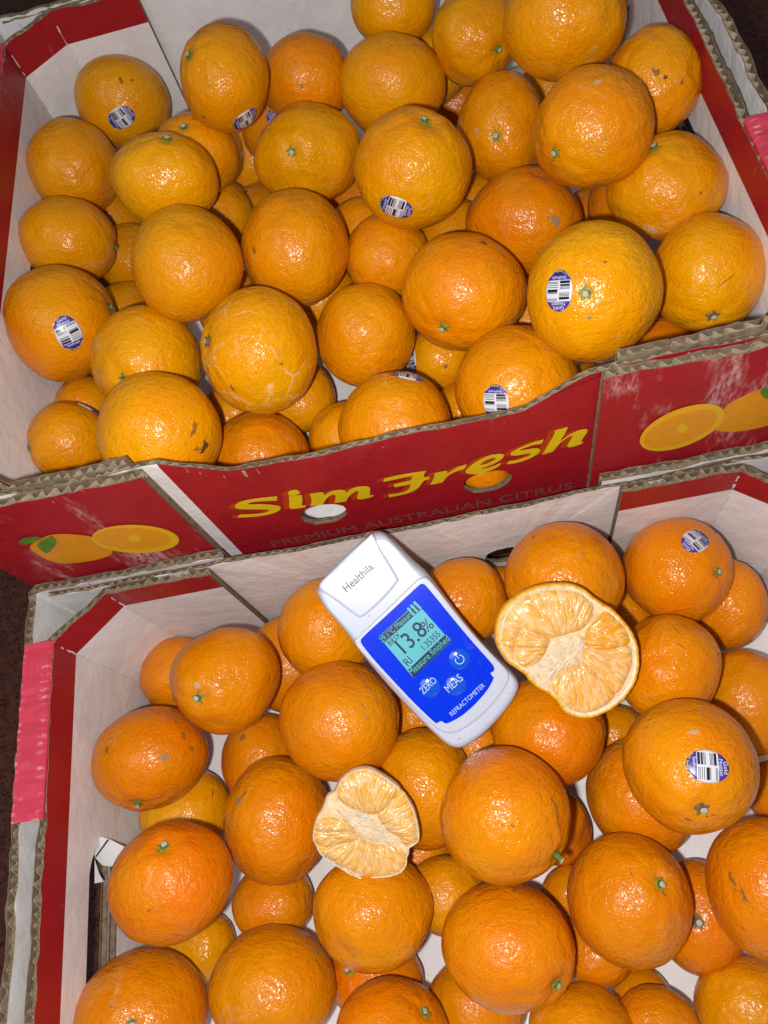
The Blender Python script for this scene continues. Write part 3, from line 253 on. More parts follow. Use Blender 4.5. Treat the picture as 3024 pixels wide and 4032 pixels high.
CUT_LARGE = {'outline': [[-0.03663, 0.00929], [-0.0356, 0.01599], [-0.03225, 0.0227], [-0.02631, 0.02786], [-0.02012, 0.03147], [-0.01238, 0.03379], [-0.00464, 0.03467], [0.00206, 0.03416], [0.00826, 0.03173], [0.01341, 0.0276], [0.01857, 0.02399], [0.0227, 0.02167], [0.02734, 0.01703], [0.03199, 0.01135], [0.03534, 0.00464], [0.03663, -0.0031], [0.03612, -0.01083], [0.03354, -0.01806], [0.02889, -0.02425], [0.0227, -0.02941], [0.01599, -0.03276], [0.0098, -0.03431], [0.0031, -0.03328], [-0.00206, -0.03044], [-0.00413, -0.02683], [-0.00774, -0.02322], [-0.01032, -0.02115], [-0.01445, -0.01909], [-0.01857, -0.01548], [-0.02064, -0.01238], [-0.02477, -0.00929], [-0.03044, -0.00516], [-0.03405, -0.0], [-0.03612, 0.00464]], 'segs': [[[-0.02193, 0.01135], [-0.01445, 0.00877], [-0.00954, 0.0066], [-0.01032, 0.00206], [-0.01445, -0.00464], [-0.02115, -0.008], [-0.02554, -0.00619], [-0.02709, -0.00258], [-0.02683, 0.00206], [-0.02528, 0.00671]], [[-0.03225, 0.01135], [-0.02992, 0.01857], [-0.02528, 0.02425], [-0.01857, 0.02838], [-0.0098, 0.03044], [0.00052, 0.03044], [0.00826, 0.02786], [0.0129, 0.02322], [0.01238, 0.01754], [0.00774, 0.01187], [0.00052, 0.00929], [-0.00619, 0.00748], [-0.01032, 0.00722], [-0.01651, 0.0098], [-0.0227, 0.01238], [-0.02631, 0.00619], [-0.02786, -0.0], [-0.02786, -0.00413], [-0.03096, -0.00103], [-0.03276, 0.00464]], [[0.01651, 0.01806], [0.02115, 0.01935], [0.02734, 0.01496], [0.03121, 0.00929], [0.0307, 0.00361], [0.02115, 0.00129], [0.01083, 0.00232], [0.00939, 0.00722], [0.01187, 0.0129]], [[0.00954, 0.00103], [0.02115, 0.00026], [0.03096, 0.00258], [0.03276, -0.00464], [0.02992, -0.01393], [0.02477, -0.02115], [0.01857, -0.01496], [0.01238, -0.00954], [0.00851, -0.00568]], [[0.00826, -0.00671], [0.01445, -0.01161], [0.01961, -0.01677], [0.02425, -0.02219], [0.01754, -0.02838], [0.0098, -0.03096], [0.00206, -0.02941], [-0.00413, -0.02477], [-0.00826, -0.01961], [-0.00722, -0.01341], [-0.00103, -0.00929], [0.00619, -0.00722]]], 'core': [[-0.00568, 0.00722], [0.0031, 0.00826], [0.00826, 0.00722], [0.00841, -0.00103], [0.00722, -0.00619], [-0.00103, -0.00851], [-0.00722, -0.01238], [-0.01006, -0.0178], [-0.01445, -0.01393], [-0.02115, -0.0098], [-0.01445, -0.00568], [-0.01083, -0.00103], [-0.00954, 0.0031]], 'hub': [[0.00103, 0.00258]], 'frame': ([0.03535, 0.09264, 0.14293], [0.97526, -0.12938, -0.17924], [0.19298, 0.8938, 0.40482], [0.10783, -0.42939, 0.89666])}
CUT_SMALL = {'outline': [[-0.02716, -0.00547], [-0.02619, -0.00039], [-0.02482, 0.00391], [-0.02267, 0.00704], [-0.02111, 0.01094], [-0.01954, 0.01446], [-0.01563, 0.0172], [-0.01407, 0.02072], [-0.01094, 0.02462], [-0.00704, 0.02716], [-0.00274, 0.02845], [0.00195, 0.02834], [0.00625, 0.02638], [0.01094, 0.02345], [0.01603, 0.01954], [0.01915, 0.01524], [0.02228, 0.01173], [0.02462, 0.00704], [0.02638, 0.00078], [0.02724, -0.00547], [0.02658, -0.0086], [0.02423, -0.01055], [0.02208, -0.01212], [0.02189, -0.01485], [0.02091, -0.01681], [0.02072, -0.02032], [0.01915, -0.02306], [0.01563, -0.02541], [0.00977, -0.02677], [0.00391, -0.02716], [-0.00117, -0.02756], [-0.00547, -0.02658], [-0.00938, -0.02462], [-0.01368, -0.02189], [-0.01954, -0.01837], [-0.02345, -0.01485], [-0.02541, -0.01094], [-0.02677, -0.00821]], 'segs': [[[-0.01446, 0.01563], [-0.01173, 0.02228], [-0.00625, 0.02658], [-0.00078, 0.02767], [0.00508, 0.02619], [0.01173, 0.02228], [0.017, 0.01778], [0.01368, 0.01329], [0.00977, 0.0086], [0.00391, 0.00547], [-0.00156, 0.00664], [-0.00782, 0.00899], [-0.01251, 0.01212]], [[0.01739, 0.0172], [0.02189, 0.01133], [0.02462, 0.00586], [0.02619, -0.00156], [0.02599, -0.00821], [0.02072, -0.01094], [0.01759, -0.00664], [0.01368, -0.0043], [0.01016, -0.00195], [0.00645, 0.00469], [0.01094, 0.00821]], [[-0.02638, -0.00508], [-0.02541, 0.00078], [-0.0215, 0.00254], [-0.01485, 0.00293], [-0.00782, -0.0], [-0.00469, -0.00547], [-0.0043, -0.00723], [-0.01094, -0.00919], [-0.0215, -0.01153], [-0.02541, -0.00899]], [[-0.02482, -0.01016], [-0.01954, -0.01192], [-0.00938, -0.00958], [-0.00235, -0.00801], [0.00391, -0.01055], [0.01173, -0.01114], [0.01915, -0.01407], [0.02032, -0.01876], [0.0172, -0.02384], [0.00977, -0.02619], [0.00235, -0.02619], [-0.00625, -0.02384], [-0.01485, -0.01954], [-0.02189, -0.01485]]], 'core': [[-0.01563, 0.00899], [-0.00782, 0.00801], [-0.00195, 0.00547], [0.00391, 0.00508], [0.00821, 0.00078], [0.0129, -0.00508], [0.01759, -0.01016], [0.01368, -0.01036], [0.00977, -0.00919], [0.00195, -0.00919], [-0.00391, -0.00645], [-0.00704, -0.00039], [-0.01251, 0.00391]], 'hub': [[0.00117, -0.00235]], 'frame': ([-0.08205, 0.0268, 0.12552], [0.97526, -0.12938, -0.17924], [0.19298, 0.8938, 0.40482], [0.10783, -0.42939, 0.89666])}
SCRAPS = [[[-0.2555, 0.0396, 0.082], [-0.2538, 0.0436, 0.082], [-0.2508, 0.0453, 0.082], [-0.2459, 0.0433, 0.082], [-0.2367, 0.0379, 0.082], [-0.2397, 0.0344, 0.082], [-0.2426, 0.0296, 0.082], [-0.2443, 0.0281, 0.082], [-0.2497, 0.0295, 0.082], [-0.2541, 0.0342, 0.082]], [[-0.2607, 0.0341, 0.07], [-0.2577, 0.0258, 0.07], [-0.2548, 0.0212, 0.07], [-0.2603, 0.0209, 0.07]], [[-0.2468, 0.0432, 0.0826], [-0.2457, 0.043, 0.0826], [-0.253, 0.0345, 0.0826], [-0.254, 0.0345, 0.0826]]]
PREM = ((-0.12415, 0.11254), (0.06328, 0.11242))

# ------------------------------------------------------------------ helpers
def tag(o, label=None, cat=None, group=None, kind=None):
    if label: o['label'] = label
    if cat: o['category'] = cat
    if group: o['group'] = group
    if kind: o['kind'] = kind
    return o

def empty(name, loc=(0, 0, 0)):
    o = bpy.data.objects.new(name, None)
    o.empty_display_size = 0.02
    COL.objects.link(o)
    o.location = loc
    return o

def link(name, me, mats, parent=None, smooth=False):
    for m in (mats if isinstance(mats, (list, tuple)) else [mats]):
        me.materials.append(m)
    if smooth:
        me.polygons.foreach_set('use_smooth', [True] * len(me.polygons))
    o = bpy.data.objects.new(name, me)
    COL.objects.link(o)
    if parent is not None:
        o.parent = parent
    return o

def mesh(name, V, Fc, mi=None):
    me = bpy.data.meshes.new(name)
    me.from_pydata([tuple(v) for v in V], [], [tuple(q) for q in Fc])
    if mi is not None:
        me.polygons.foreach_set('material_index', mi)
    me.update()
    return me

def inside(p, poly):
    x, y = p
    c = False
    n = len(poly)
    j = n - 1
    for i in range(n):
        xi, yi = poly[i]; xj, yj = poly[j]
        if (yi > y) != (yj > y) and x < (xj - xi) * (y - yi) / (yj - yi) + xi:
            c = not c
        j = i
    return c

def cdt(poly, holes=(), lines=(), pts=()):
    """constrained triangulation of a polygon with holes, extra lines and interior points"""
    V = [Vector(p) for p in poly]
    E = [(i, (i + 1) % len(poly)) for i in range(len(poly))]
    for h in holes:
        b = len(V)
        V += [Vector(p) for p in h]
        E += [(b + i, b + (i + 1) % len(h)) for i in range(len(h))]
    for a, b_ in lines:
        b = len(V)
        V += [Vector(a), Vector(b_)]
        E.append((b, b + 1))
    for q in pts:
        if inside(q, poly) and not any(inside(q, h) for h in holes):
            V.append(Vector(q))
    ov, oe, of, _, _, _ = geometry.delaunay_2d_cdt(V, E, [], 0, 1e-6)
    T = []
    for t in of:
        c = (sum(ov[i].x for i in t) / len(t), sum(ov[i].y for i in t) / len(t))
        if inside(c, poly) and not any(inside(c, h) for h in holes):
            a = sum(ov[t[i]].x * ov[t[(i + 1) % len(t)]].y - ov[t[(i + 1) % len(t)]].x * ov[t[i]].y for i in range(len(t)))
            T.append(tuple(t) if a > 0 else tuple(reversed(t)))
    return [(v.x, v.y) for v in ov], T

def grid(poly, step):
    xs = [q[0] for q in poly]; ys = [q[1] for q in poly]
    x = min(xs) + step * 0.5
    out = []
    while x < max(xs):
        y = min(ys) + step * 0.5
        while y < max(ys):
            out.append((x, y)); y += step
        x += step
    return out

def sheet(poly, place, n0, n1, holes=(), lines=(), pts=(), pick=None, side_mat=0, shown=0, hidden_mat=None):
    """a thin board: the polygon in (u, v), put in space by place(u, v, n), between offsets n0 and n1"""
    P, T = cdt(poly, holes, lines, pts)
    N = len(P)
    V = [place(x, y, n1) for x, y in P] + [place(x, y, n0) for x, y in P]
    Fc, mi = [], []
    edges = {}
    for t in T:
        c = (sum(P[i][0] for i in t) / len(t), sum(P[i][1] for i in t) / len(t))
        m = pick(c) if pick else 0
        Fc.append(t); mi.append(hidden_mat if shown < 0 and hidden_mat is not None else m)
        Fc.append(tuple(N + i for i in reversed(t))); mi.append(hidden_mat if shown > 0 and hidden_mat is not None else m)
        for i in range(len(t)):
            a, b = t[i], t[(i + 1) % len(t)]
            edges[(a, b)] = edges.get((a, b), 0) + 1
    for (a, b) in edges:
        if (b, a) not in edges:
            Fc.append((b, a, N + a, N + b)); mi.append(side_mat)
    return V, Fc, mi

def merge(*parts):
    V, Fc, mi = [], [], []
    for v, q, m in parts:
        b = len(V)
        V += v
        Fc += [tuple(b + i for i in t) for t in q]
        mi += m
    return V, Fc, mi

def glyphs(body, size=1.0, align='CENTER', bold=0.0):
    """2-D triangles of a line of text in the built-in font"""
    c = bpy.data.curves.new('text', 'FONT')
    c.body = body
    c.size = size
    c.align_x = align
    c.resolution_u = 3
    c.offset = bold
    o = bpy.data.objects.new('text', c)
    COL.objects.link(o)
    bpy.context.view_layer.update()
    me = bpy.data.meshes.new_from_object(o.evaluated_get(bpy.context.evaluated_depsgraph_get()))
    V = [(v.co.x, v.co.y) for v in me.vertices]
    Fc = [tuple(q.vertices) for q in me.polygons]
    bpy.data.objects.remove(o)
    bpy.data.curves.remove(c)
    bpy.data.meshes.remove(me)
    return V, Fc

# ------------------------------------------------------------------ materials
def new_mat(name):
    m = bpy.data.materials.new(name)
    m.use_nodes = True
    nt = m.node_tree
    return m, nt, nt.nodes['Principled BSDF']

def N(nt, kind, **kw):
    n = nt.nodes.new(kind)
    for k, v in kw.items():
        setattr(n, k, v)
    return n

def mixc(nt, fac, a, b, mode='MIX'):
    n = nt.nodes.new('ShaderNodeMix')
    n.data_type = 'RGBA'
    n.blend_type = mode
    for s, v in ((n.inputs[0], fac), (n.inputs[6], a), (n.inputs[7], b)):
        if isinstance(v, (int, float)): s.default_value = v
        elif isinstance(v, tuple): s.default_value = v if len(v) == 4 else v + (1,)
        else: nt.links.new(v, s)
    return n.outputs[2]

def ramp(nt, src, lo, hi, a=0.0, b=1.0):
    n = nt.nodes.new('ShaderNodeMapRange')
    n.inputs[1].default_value = lo; n.inputs[2].default_value = hi
    n.inputs[3].default_value = a; n.inputs[4].default_value = b
    nt.links.new(src, n.inputs[0])
    return n.outputs[0]

def math_(nt, op, a, b=None):
    n = nt.nodes.new('ShaderNodeMath')
    n.operation = op
    for s, v in ((n.inputs[0], a), (n.inputs[1], b)):
        if v is None: continue
        if isinstance(v, (int, float)): s.default_value = v
        else: nt.links.new(v, s)
    return n.outputs[0]

def noise(nt, vec, scale, detail=3, rough=0.55, dist=0.0):
    n = nt.nodes.new('ShaderNodeTexNoise')
    n.inputs['Scale'].default_value = scale
    n.inputs['Detail'].default_value = detail
    n.inputs['Roughness'].default_value = rough
    n.inputs['Distortion'].default_value = dist
    if vec is not None: nt.links.new(vec, n.inputs['Vector'])
    return n.outputs['Fac']

def voronoi(nt, vec, scale, feature='F1', out='Distance', rnd=1.0):
    n = nt.nodes.new('ShaderNodeTexVoronoi')
    n.feature = feature
    n.inputs['Scale'].default_value = scale
    n.inputs['Randomness'].default_value = rnd
    nt.links.new(vec, n.inputs['Vector'])
    return n.outputs[out]

def bump(nt, h, strength, dist, prev=None):
    n = nt.nodes.new('ShaderNodeBump')
    n.inputs['Strength'].default_value = strength
    n.inputs['Distance'].default_value = dist
    nt.links.new(h, n.inputs['Height'])
    if prev is not None: nt.links.new(prev, n.inputs['Normal'])
    return n.outputs['Normal']

def objvec(nt):
    return N(nt, 'ShaderNodeTexCoord').outputs['Object']

def geopos(nt):
    return N(nt, 'ShaderNodeNewGeometry').outputs['Position']

ALB = 0.82
def plain(name, col, rough=0.5, spec=0.5, nscale=0, namt=0.0, bumps=0.0, bscale=400):
    col = tuple(x * ALB for x in col)
    m, nt, b = new_mat(name)
    b.inputs['Roughness'].default_value = rough
    b.inputs['Specular IOR Level'].default_value = spec
    v = geopos(nt)
    if nscale:
        n = noise(nt, v, nscale, 4)
        c = mixc(nt, ramp(nt, n, 0.3, 0.7), tuple(x * (1 - namt) for x in col), tuple(min(1, x * (1 + namt)) for x in col))
        nt.links.new(c, b.inputs['Base Color'])
    else:
        b.inputs['Base Color'].default_value = col + (1,)
    if bumps:
        nt.links.new(bump(nt, noise(nt, v, bscale, 3), bumps, 0.0006), b.inputs['Normal'])
    return m

M = {}
def peel_mat(name, scar=None):
    m, nt, b = new_mat(name)
    info = N(nt, 'ShaderNodeObjectInfo')
    tc = objvec(nt)
    sh = N(nt, 'ShaderNodeVectorMath', operation='MULTIPLY_ADD')
    comb = N(nt, 'ShaderNodeCombineXYZ')
    for i, k in enumerate((1.7, 3.1, 5.3)):
        nt.links.new(math_(nt, 'MULTIPLY', info.outputs['Random'], k), comb.inputs[i])
    nt.links.new(tc, sh.inputs[0]); sh.inputs[1].default_value = (1, 1, 1); nt.links.new(comb.outputs[0], sh.inputs[2])
    v = sh.outputs[0]
    base = info.outputs['Color']
    # broad ripeness patches: yellower and redder
    n1 = noise(nt, v, 22, 2)
    hsv = N(nt, 'ShaderNodeHueSaturation')
    nt.links.new(base, hsv.inputs['Color'])
    nt.links.new(ramp(nt, n1, 0.25, 0.75, 0.493, 0.510), hsv.inputs['Hue'])
    nt.links.new(ramp(nt, noise(nt, v, 60, 3), 0.3, 0.7, 0.93, 1.05), hsv.inputs['Value'])
    c = hsv.outputs[0]
    # oil glands: slightly deeper dots
    d = voronoi(nt, v, 760)
    c = mixc(nt, ramp(nt, d, 0.10, 0.42, 0.22, 0.0), c, (0.40, 0.095, 0.002))
    # brown flecks
    fl = math_(nt, 'MULTIPLY', ramp(nt, voronoi(nt, v, 62), 0.07, 0.035), ramp(nt, noise(nt, v, 31, 2), 0.56, 0.64))
    c = mixc(nt, math_(nt, 'MULTIPLY', fl, 0.45), c, (0.11, 0.030, 0.006))
    # rubbed brownish smudges and dull waxy film
    sm = math_(nt, 'MULTIPLY', ramp(nt, noise(nt, v, 26, 2), 0.66, 0.76), ramp(nt, noise(nt, v, 340, 3), 0.44, 0.62))
    c = mixc(nt, math_(nt, 'MULTIPLY', sm, 0.35), c, (0.26, 0.11, 0.02))
    wx = math_(nt, 'MULTIPLY', ramp(nt, noise(nt, v, 34, 3, 0.6, 0.6), 0.60, 0.70), ramp(nt, noise(nt, v, 240, 4, 0.65), 0.47, 0.58))
    c = mixc(nt, math_(nt, 'MULTIPLY', wx, 0.16), c, (0.80, 0.48, 0.25))
    if scar:
        s = {'crackle': (50, 0.034, 0.46, 0.60), 'scribble': (110, 0.060, 0.60, 0.66)}[scar]
        wob = N(nt, 'ShaderNodeVectorMath', operation='MULTIPLY_ADD')
        nn = N(nt, 'ShaderNodeTexNoise'); nn.inputs['Scale'].default_value = 150; nt.links.new(v, nn.inputs['Vector'])
        nt.links.new(nn.outputs['Color'], wob.inputs[0]); wob.inputs[1].default_value = (0.009,) * 3; nt.links.new(v, wob.inputs[2])
        e = voronoi(nt, wob.outputs[0], s[0], 'DISTANCE_TO_EDGE')
        k = math_(nt, 'MULTIPLY', ramp(nt, e, s[1], s[1] * 0.45), ramp(nt, noise(nt, v, 48, 3), s[2], s[3]))
        c = mixc(nt, math_(nt, 'MULTIPLY', k, 0.62), c, (0.70, 0.47, 0.27))
    nt.links.new(c, b.inputs['Base Color'])
    b.inputs['Specular IOR Level'].default_value = 0.28
    nt.links.new(math_(nt, 'ADD', ramp(nt, noise(nt, v, 120, 3), 0.3, 0.7, 0.13, 0.25), math_(nt, 'MULTIPLY', info.outputs['Random'], 0.10)), b.inputs['Roughness'])
    # relief: pits, pebbles, lumps
    pits = ramp(nt, d, 0.0, 0.45)
    nr = bump(nt, pits, 0.40, 0.0006)
    nr = bump(nt, noise(nt, v, 300, 2), 0.52, 0.0014, nr)
    nr = bump(nt, noise(nt, v, 120, 2), 0.28, 0.0030, nr)
    nt.links.new(nr, b.inputs['Normal'])
    return m

M['peel'] = peel_mat('orange_peel')
M['peel_crackle'] = peel_mat('orange_peel_crackled', 'crackle')
M['peel_scribble'] = peel_mat('orange_peel_scribbled', 'scribble')
M['stem'] = plain('stem_green', (0.13, 0.16, 0.035), 0.6, 0.3, 900, 0.4, 0.3, 1500)
M['calyx'] = plain('calyx_green', (0.30, 0.25, 0.02), 0.5, 0.3, 700, 0.45, 0.3, 1500)
M['stem_tip'] = plain('stem_tip', (0.46, 0.46, 0.34), 0.7, 0.3, 1500, 0.3)
M['stem_dark'] = plain('stem_scab', (0.20, 0.13, 0.07), 0.8, 0.2, 900, 0.5, 0.5, 1200)

def card_mat(name, col, scuff=0.0, rough=0.42, scuff_scale=60, thr=(0.60, 0.72), dirt=0.0, aniso=1.0):
    col = tuple(x * ALB for x in col)
    m, nt, b = new_mat(name)
    v = geopos(nt)
    n = noise(nt, v, 35, 4)
    c = mixc(nt, ramp(nt, n, 0.3, 0.7), tuple(x * 0.92 for x in col), tuple(min(1, x * 1.05) for x in col))
    if scuff:
        mp_ = N(nt, 'ShaderNodeMapping'); mp_.inputs['Rotation'].default_value = (0, 0.5, 0); mp_.inputs['Scale'].default_value = (1.0, 1.0, 0.28)
        nt.links.new(v, mp_.inputs['Vector'])
        k = math_(nt, 'MULTIPLY', ramp(nt, noise(nt, mp_.outputs[0], scuff_scale * 1.7, 4, 0.6), *thr), ramp(nt, noise(nt, mp_.outputs[0], 520, 4, 0.7), 0.40, 0.62))
        c = mixc(nt, math_(nt, 'MULTIPLY', k, scuff), c, (0.72, 0.55, 0.52))
    if dirt:
        k = math_(nt, 'MULTIPLY', ramp(nt, noise(nt, v, 48, 4), 0.60, 0.80), dirt)
        c = mixc(nt, k, c, (0.36, 0.25, 0.14))
        k = ramp(nt, voronoi(nt, v, 75), 0.045, 0.02, 0, 0.6)
        c = mixc(nt, k, c, (0.45, 0.28, 0.10))
    nt.links.new(c, b.inputs['Base Color'])
    b.inputs['Roughness'].default_value = rough
    b.inputs['Specular IOR Level'].default_value = 0.35
    # the faint ribs of the corrugation under the paper
    nt.links.new(bump(nt, noise(nt, v, 70, 3), 0.25, 0.004), b.inputs['Normal'])
    return m

M['red'] = card_mat('red_print', (0.40, 0.012, 0.020), 0.35, 0.38, 45, (0.66, 0.80))
M['red_worn'] = card_mat('red_print_scuffed', (0.40, 0.012, 0.020), 0.75, 0.42, 26, (0.52, 0.68))
M['red_fold'] = card_mat('red_print_on_fold', (0.70, 0.055, 0.10), 0.35, 0.45, 130, (0.60, 0.75))
def add_ticks(m):
    nt = m.node_tree; b = nt.nodes['Principled BSDF']
    uv = N(nt, 'ShaderNodeUVMap').outputs[0]
    sp = N(nt, 'ShaderNodeSeparateXYZ'); nt.links.new(uv, sp.inputs[0])
    v = geopos(nt)
    al = math_(nt, 'FRACT', math_(nt, 'ADD', math_(nt, 'MULTIPLY', sp.outputs[1], 230.0), math_(nt, 'MULTIPLY', noise(nt, v, 300, 2), 0.7)))
    t = ramp(nt, math_(nt, 'ABSOLUTE', math_(nt, 'SUBTRACT', al, 0.5)), 0.24, 0.10)
    ac = sp.outputs[0]
    e = math_(nt, 'MAXIMUM', ramp(nt, math_(nt, 'ABSOLUTE', math_(nt, 'SUBTRACT', ac, 0.93)), 0.13, 0.04), ramp(nt, math_(nt, 'ABSOLUTE', math_(nt, 'SUBTRACT', ac, 0.16)), 0.17, 0.05))
    k = math_(nt, 'MULTIPLY', math_(nt, 'MULTIPLY', t, e), ramp(nt, noise(nt, v, 130, 4), 0.46, 0.64))
    old = b.inputs['Base Color'].links[0].from_socket
    nt.links.new(mixc(nt, math_(nt, 'MULTIPLY', k, 0.6), old, (0.78, 0.45, 0.47)), b.inputs['Base Color'])
add_ticks(M['red_fold'])
M['white'] = card_mat('white_liner', (0.90, 0.855, 0.85), 0, 0.5, dirt=0.10)
M['kraft'] = plain('kraft_board', (0.25, 0.18, 0.115), 0.85, 0.15, 260, 0.35, 0.5, 500)
M['flute'] = plain('kraft_fluting', (0.44, 0.34, 0.235), 0.85, 0.15, 300, 0.25)
M['yellow'] = plain('yellow_print', (0.80, 0.58, 0.008), 0.4, 0.4, 90, 0.06)
M['ghost'] = plain('orange_red_print', (0.50, 0.050, 0.008), 0.4, 0.4, 300, 0.12)
M['grey_print'] = plain('greyish_print', (0.24, 0.095, 0.09), 0.5, 0.3)
M['pic_orange'] = plain('printed_orange', (0.83, 0.33, 0.008), 0.4, 0.4, 60, 0.1)
M['pic_rim'] = plain('printed_rind', (0.86, 0.50, 0.012), 0.4, 0.4)
M['pic_pulp'] = plain('printed_pulp', (0.84, 0.35, 0.012), 0.4, 0.4, 500, 0.08)
M['pic_leaf'] = plain('printed_leaf', (0.10, 0.24, 0.025), 0.4, 0.4, 300, 0.25)
M['black'] = plain('black_ink', (0.012, 0.011, 0.011), 0.5, 0.3)
M['paper'] = plain('torn_paper', (0.74, 0.74, 0.76), 0.6, 0.3, 60, 0.05, 0.2, 120)

# floor: dark red-brown terrazzo with black pits
m, nt, b = new_mat('brown_floor')
v = geopos(nt)
c = mixc(nt, ramp(nt, noise(nt, v, 160, 4), 0.3, 0.7), (0.042, 0.014, 0.009), (0.092, 0.032, 0.022))
c = mixc(nt, ramp(nt, voronoi(nt, v, 300), 0.42, 0.18, 0, 0.9), c, (0.010, 0.006, 0.006))
c = mixc(nt, ramp(nt, voronoi(nt, v, 190), 0.16, 0.08, 0, 0.35), c, (0.20, 0.08, 0.06))
nt.links.new(c, b.inputs['Base Color'])
b.inputs['Roughness'].default_value = 0.6
b.inputs['Specular IOR Level'].default_value = 0.12
nt.links.new(bump(nt, voronoi(nt, v, 300), 0.3, 0.001), b.inputs['Normal'])
M['floor'] = m

# ------------------------------------------------------------------ the floor and the step the upper box stands on
def box_mesh(name, x0, x1, y0, y1, z0, z1, bev=0.0):
    bm = bmesh.new()
    bmesh.ops.create_cube(bm, size=1)
    for q in bm.verts:
        q.co = Vector((x0 + (q.co.x + .5) * (x1 - x0), y0 + (q.co.y + .5) * (y1 - y0), z0 + (q.co.z + .5) * (z1 - z0)))
    if bev:
        bmesh.ops.bevel(bm, geom=bm.edges[:], offset=bev, segments=2, affect='EDGES')
    me = bpy.data.meshes.new(name)
    bm.to_mesh(me); bm.free()
    return me

tag(link('floor', mesh('floor', [(-6, -6, 0), (6, -6, 0), (6, 6, 0), (-6, 6, 0)], [(0, 1, 2, 3)]), M['floor']), kind='structure')
tag(link('display_step', box_mesh('display_step', -0.26, 0.185, 0.205, 0.585, -0.002, 0.0950, 0.003), M['floor']), kind='structure')

# ------------------------------------------------------------------ cardboard boxes
T = 0.0052          # board thickness of the side walls
TM = 0.0030         # and of the middle panels
GAP = 0.0010
LIN = 0.00035       # paper liner thickness
OUT, INN = 0.2345, 0.2205       # half width of the outer and inner side walls
PAN_O, PAN_I = 0.1115, 0.1205   # how far the end flaps reach, from the middle
DEPTH = 0.4117
HB = 0.138

def pathfn(P):
    """place(u, v, n) along a plan polyline; n is to the left of the travel direction"""
    P = [Vector(p) for p in P]
    S = [0.0]
    for a, b_ in zip(P, P[1:]): S.append(S[-1] + (b_ - a).length)
    def left(d): return Vector((-d.y, d.x))
    ns = []
    for i in range(len(P)):
        a = left((P[i] - P[i - 1]).normalized()) if i else None
        b_ = left((P[i + 1] - P[i]).normalized()) if i < len(P) - 1 else None
        if a is None: ns.append(b_)
        elif b_ is None: ns.append(a)
        else:
            h = (a + b_).normalized()
            ns.append(h / max(0.4, h.dot(a)))
    def place(u, v, n):
        i = 0
        while i < len(P) - 2 and u > S[i + 1]: i += 1
        k = (u - S[i]) / (S[i + 1] - S[i])
        q = P[i].lerp(P[i + 1], k) + ns[i].lerp(ns[i + 1], k) * n
        return (q.x, q.y, v)
    return place, S

def stadium(cu, cv, hu, hv, n=9, jit=0.0):
    r_ = min(hu, hv)
    out = []
    for s, a0 in ((1, -90), (-1, 90)):
        for i in range(n):
            a = math.radians(a0 + 180 * i / (n - 1))
            x, y = math.cos(a) * r_, math.sin(a) * r_
            if hu >= hv: x += s * (hu - r_)
            out.append((cu + x + random.uniform(-jit, jit), cv + y + random.uniform(-jit, jit)))
    return out

